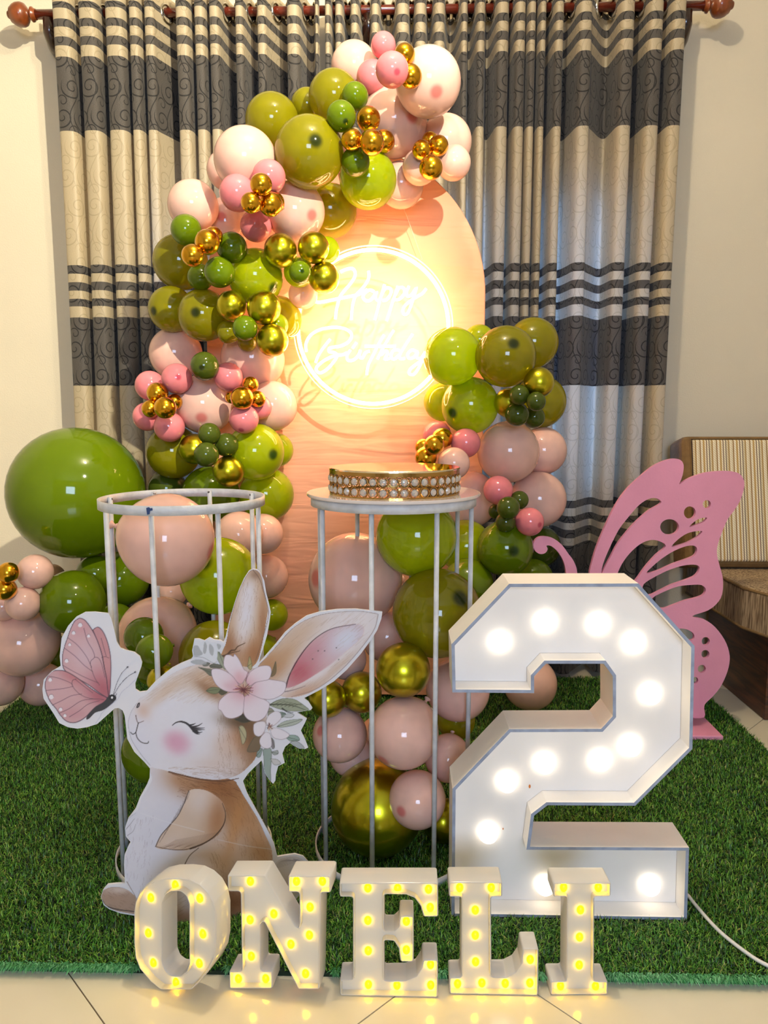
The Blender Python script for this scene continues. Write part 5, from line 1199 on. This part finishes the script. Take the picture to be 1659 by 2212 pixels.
# butterfly
BP = (208, 168, 174); BPD = (176, 96, 110); BL_ = (88, 62, 78)
W3 = K(k2, [(500,665),(545,640),(590,680),(630,770),(655,880),(662,980),(660,1100),(655,1200),(640,1262),(618,1090),(580,880),(530,740)])
m = fill(W3, (200, 146, 152), reg=15, tex=1); blob(*k2(640, 1200), 10, 30, BPD, .8, 0, m); stroke(W3+[W3[0]], BL_, .8, .8, .9)
W1 = K(k2, [(380,558),(430,580),(490,660),(540,760),(580,880),(600,990),(620,1080),(632,1180),(640,1262),(625,1270),(560,1230),(450,1150),(340,1090),(262,1040),(232,990),(228,900),(245,820),(275,730),(300,660),(335,590)])
m1 = fill(W1, BP, reg=11, tex=1.2); blob(*k2(600, 1200), 30, 44, BPD, .9, -.5, m1); blob(*k2(400, 640), 20, 16, (206, 150, 158), .6, 0, m1); blob(*k2(430, 900), 28, 34, (214, 190, 202), .7, 0, m1); stroke(W1+[W1[0]], BL_, .9, .9, .9)
W2 = K(k2, [(75,1130),(105,1062),(150,1032),(230,1030),(300,1058),(380,1110),(470,1180),(560,1240),(625,1275),(600,1312),(530,1352),(480,1400),(440,1442),(380,1482),(320,1497),(260,1480),(210,1430),(170,1370),(120,1310),(88,1240),(73,1180)])
m2 = fill(W2, BP, reg=12, tex=1.2); blob(*k2(570, 1270), 38, 18, BPD, .9, .5, m2); blob(*k2(330, 1090), 34, 14, (190, 118, 126), .8, .5, m2); blob(*k2(330, 1420), 30, 14, (196, 140, 150), .6, 0, m2); stroke(W2+[W2[0]], BL_, .9, .9, .9)
for l in ([(275,735),(360,800),(440,900),(490,1000)], [(248,830),(340,900),(420,980),(500,1040)], [(235,985),(330,1040),(450,1100),(550,1140)], [(420,650),(450,760),(500,850),(515,910),(480,950),(490,1020),(520,1100),(560,1160)], [(515,910),(545,915),(575,960),(610,1090)], [(580,915),(610,905),(645,918)], [(575,740),(600,830),(620,900)],
          [(105,1080),(200,1100),(300,1140),(315,1160)], [(350,1105),(318,1120),(320,1170),(370,1230),(440,1270),(520,1285)], [(345,1110),(420,1170),(500,1230)], [(78,1208),(160,1200),(240,1190),(325,1172)], [(135,1340),(220,1300),(310,1255),(400,1240)], [(200,1412),(290,1370),(400,1300),(520,1285),(600,1290)], [(290,1445),(380,1390),(460,1330),(560,1300)]):
    stroke(K(k2, l), BL_, .55, .45, .85)
for x, y, r_ in ((387,622,20),(328,692,17),(463,720,15),(293,797,14),(265,942,18),(118,1112,18),(128,1265,22),(212,1377,17),(250,1432,15)):
    q = [k2(x+r_*math.cos(a), y+r_*math.sin(a)) for a in np.linspace(0, 2*PI, 13)[:-1]]; fill(q, (234, 228, 236)); stroke(q[6:]+[q[0]], BL_, .4, .4, .7)
fill(K(k2, [(700,1255),(655,1245),(600,1310),(530,1352),(480,1400),(448,1440),(440,1467),(470,1458),(520,1408),(590,1385),(650,1345),(695,1300)]), (58, 56, 60), reg=13)
fill([k2(680+30*math.cos(a), 1275+30*math.sin(a)) for a in np.linspace(0, 2*PI, 13)[:-1]], (32, 30, 34), reg=13); fill([k2(672+10*math.cos(a), 1272+10*math.sin(a)) for a in np.linspace(0, 2*PI, 9)[:-1]], (236, 236, 240))
stroke(K(k2, [(700,1260),(712,1235)]), INK, 1.0, .6)
for l in ([(683,1240),(715,1140),(760,1050),(812,998)], [(690,1242),(740,1160),(810,1085),(880,1043)]): stroke(K(k2, l), INK, .55, .6); blob(*K(k2, [l[-1]])[0], 1.6, 1.6, INK, 1)
stroke(K(k2, [(520,1505),(560,1450),(580,1410),(650,1345),(720,1285),(760,1220),(830,1160),(900,1090)]), (150, 154, 186), .5, .5, .6)
REG[(REG == 0) & (np.abs(IMG-np.array([222, 222, 232.])).sum(-1) > 12)] = 16
ids[16] = 'ink_marks'
IMG = np.clip(IMG+fine[..., None], 0, 255)
# to linear, and onto meshes: one per printed part
c = IMG/255; c = np.where(c <= .04045, c/12.92, ((c+.055)/1.055)**2.4)*.90
pix = np.stack([GX.ravel(), GY.ravel()], 1)
UVp = np.zeros((len(pix), 2)); R0 = Vector((0, 0, CAMH)); Mx = np.array([pr.X, pr.U, pr.N])
a_ = (pix[:, 0]-829.5)/FPX; b_ = -(pix[:, 1]-1106)/FPX
vx, vy, vz = a_, math.cos(TILT)+b_*math.sin(TILT), -math.sin(TILT)+b_*math.cos(TILT)
d_ = np.stack([math.cos(YAW)*vx+math.sin(YAW)*vy, -math.sin(YAW)*vx+math.cos(YAW)*vy, vz], 1)
org = np.array(pr.o); cm = np.array(R0); t_ = ((org-cm)@Mx[2])/(d_@Mx[2]); PT = cm+d_*t_[:, None]; PT = PT + Mx[2]*.0006
inb = inside(OUT, GX, GY); Hh, Ww = GX.shape
M_print = bpy.data.materials.new('printed_watercolour'); M_print.use_nodes = True; nt = M_print.node_tree
at = nd(nt, 'ShaderNodeAttribute'); at.attribute_name = 'Col'; nt.links.new(at.outputs['Color'], nt.nodes['Principled BSDF'].inputs['Base Color']); nt.nodes['Principled BSDF'].inputs['Roughness'].default_value = .45
idx = np.arange(Hh*Ww).reshape(Hh, Ww)
rq = REG[:-1, :-1]; ok = inb[:-1, :-1] & inb[1:, :-1] & inb[:-1, 1:] & inb[1:, 1:]
plabel = {1: 'upright tan ear', 2: 'long ear lying to the right with pink inside', 8: 'large pale pink five petal flower', 9: 'small white flower', 14: 'grey and white crinkled flower', 11: 'upper pink wing', 12: 'lower pink wing', 15: 'narrow rear wing'}
for rid, nm in ids.items():
    sel = (rq == rid) & ok
    if sel.sum() < 20: continue
    jj, ii = np.nonzero(sel); q = np.stack([idx[jj+1, ii], idx[jj+1, ii+1], idx[jj, ii+1], idx[jj, ii]], 1)
    uq, inv = np.unique(q, return_inverse=True); inv = inv.reshape(-1, 4)
    me = bpy.data.meshes.new(nm); me.vertices.add(len(uq)); me.vertices.foreach_set('co', PT[uq].ravel().astype(np.float32))
    me.loops.add(inv.size); me.loops.foreach_set('vertex_index', inv.ravel().astype(np.int32)); me.polygons.add(len(inv)); me.polygons.foreach_set('loop_start', (np.arange(len(inv))*4).astype(np.int32)); me.update(calc_edges=True)
    ca_ = me.color_attributes.new('Col', 'FLOAT_COLOR', 'POINT'); cc_ = np.ones((len(uq), 4), np.float32); cc_[:, :3] = c.reshape(-1, 3)[uq]; ca_.data.foreach_set('color', cc_.ravel())
    o = child(link(nm, me, M_print), rb)
    if rid == 16: o['kind'] = 'stuff'
    if rid in plabel: o['label'] = plabel[rid]
# wooden strut behind the board
M_strut = mat('raw_pine_strut', (182, 156, 112), .7, var=.2, vscale=20)
b0 = pr.W @ Vector((0, .30, -.006)); bm = bmesh.new(); box(bm, -.012, .012, -.16, .0, 0, .01)
child(tube('strut', [b0, b0+Vector((.0, .15, -.285))], .008, M_strut, seg=4), rb)
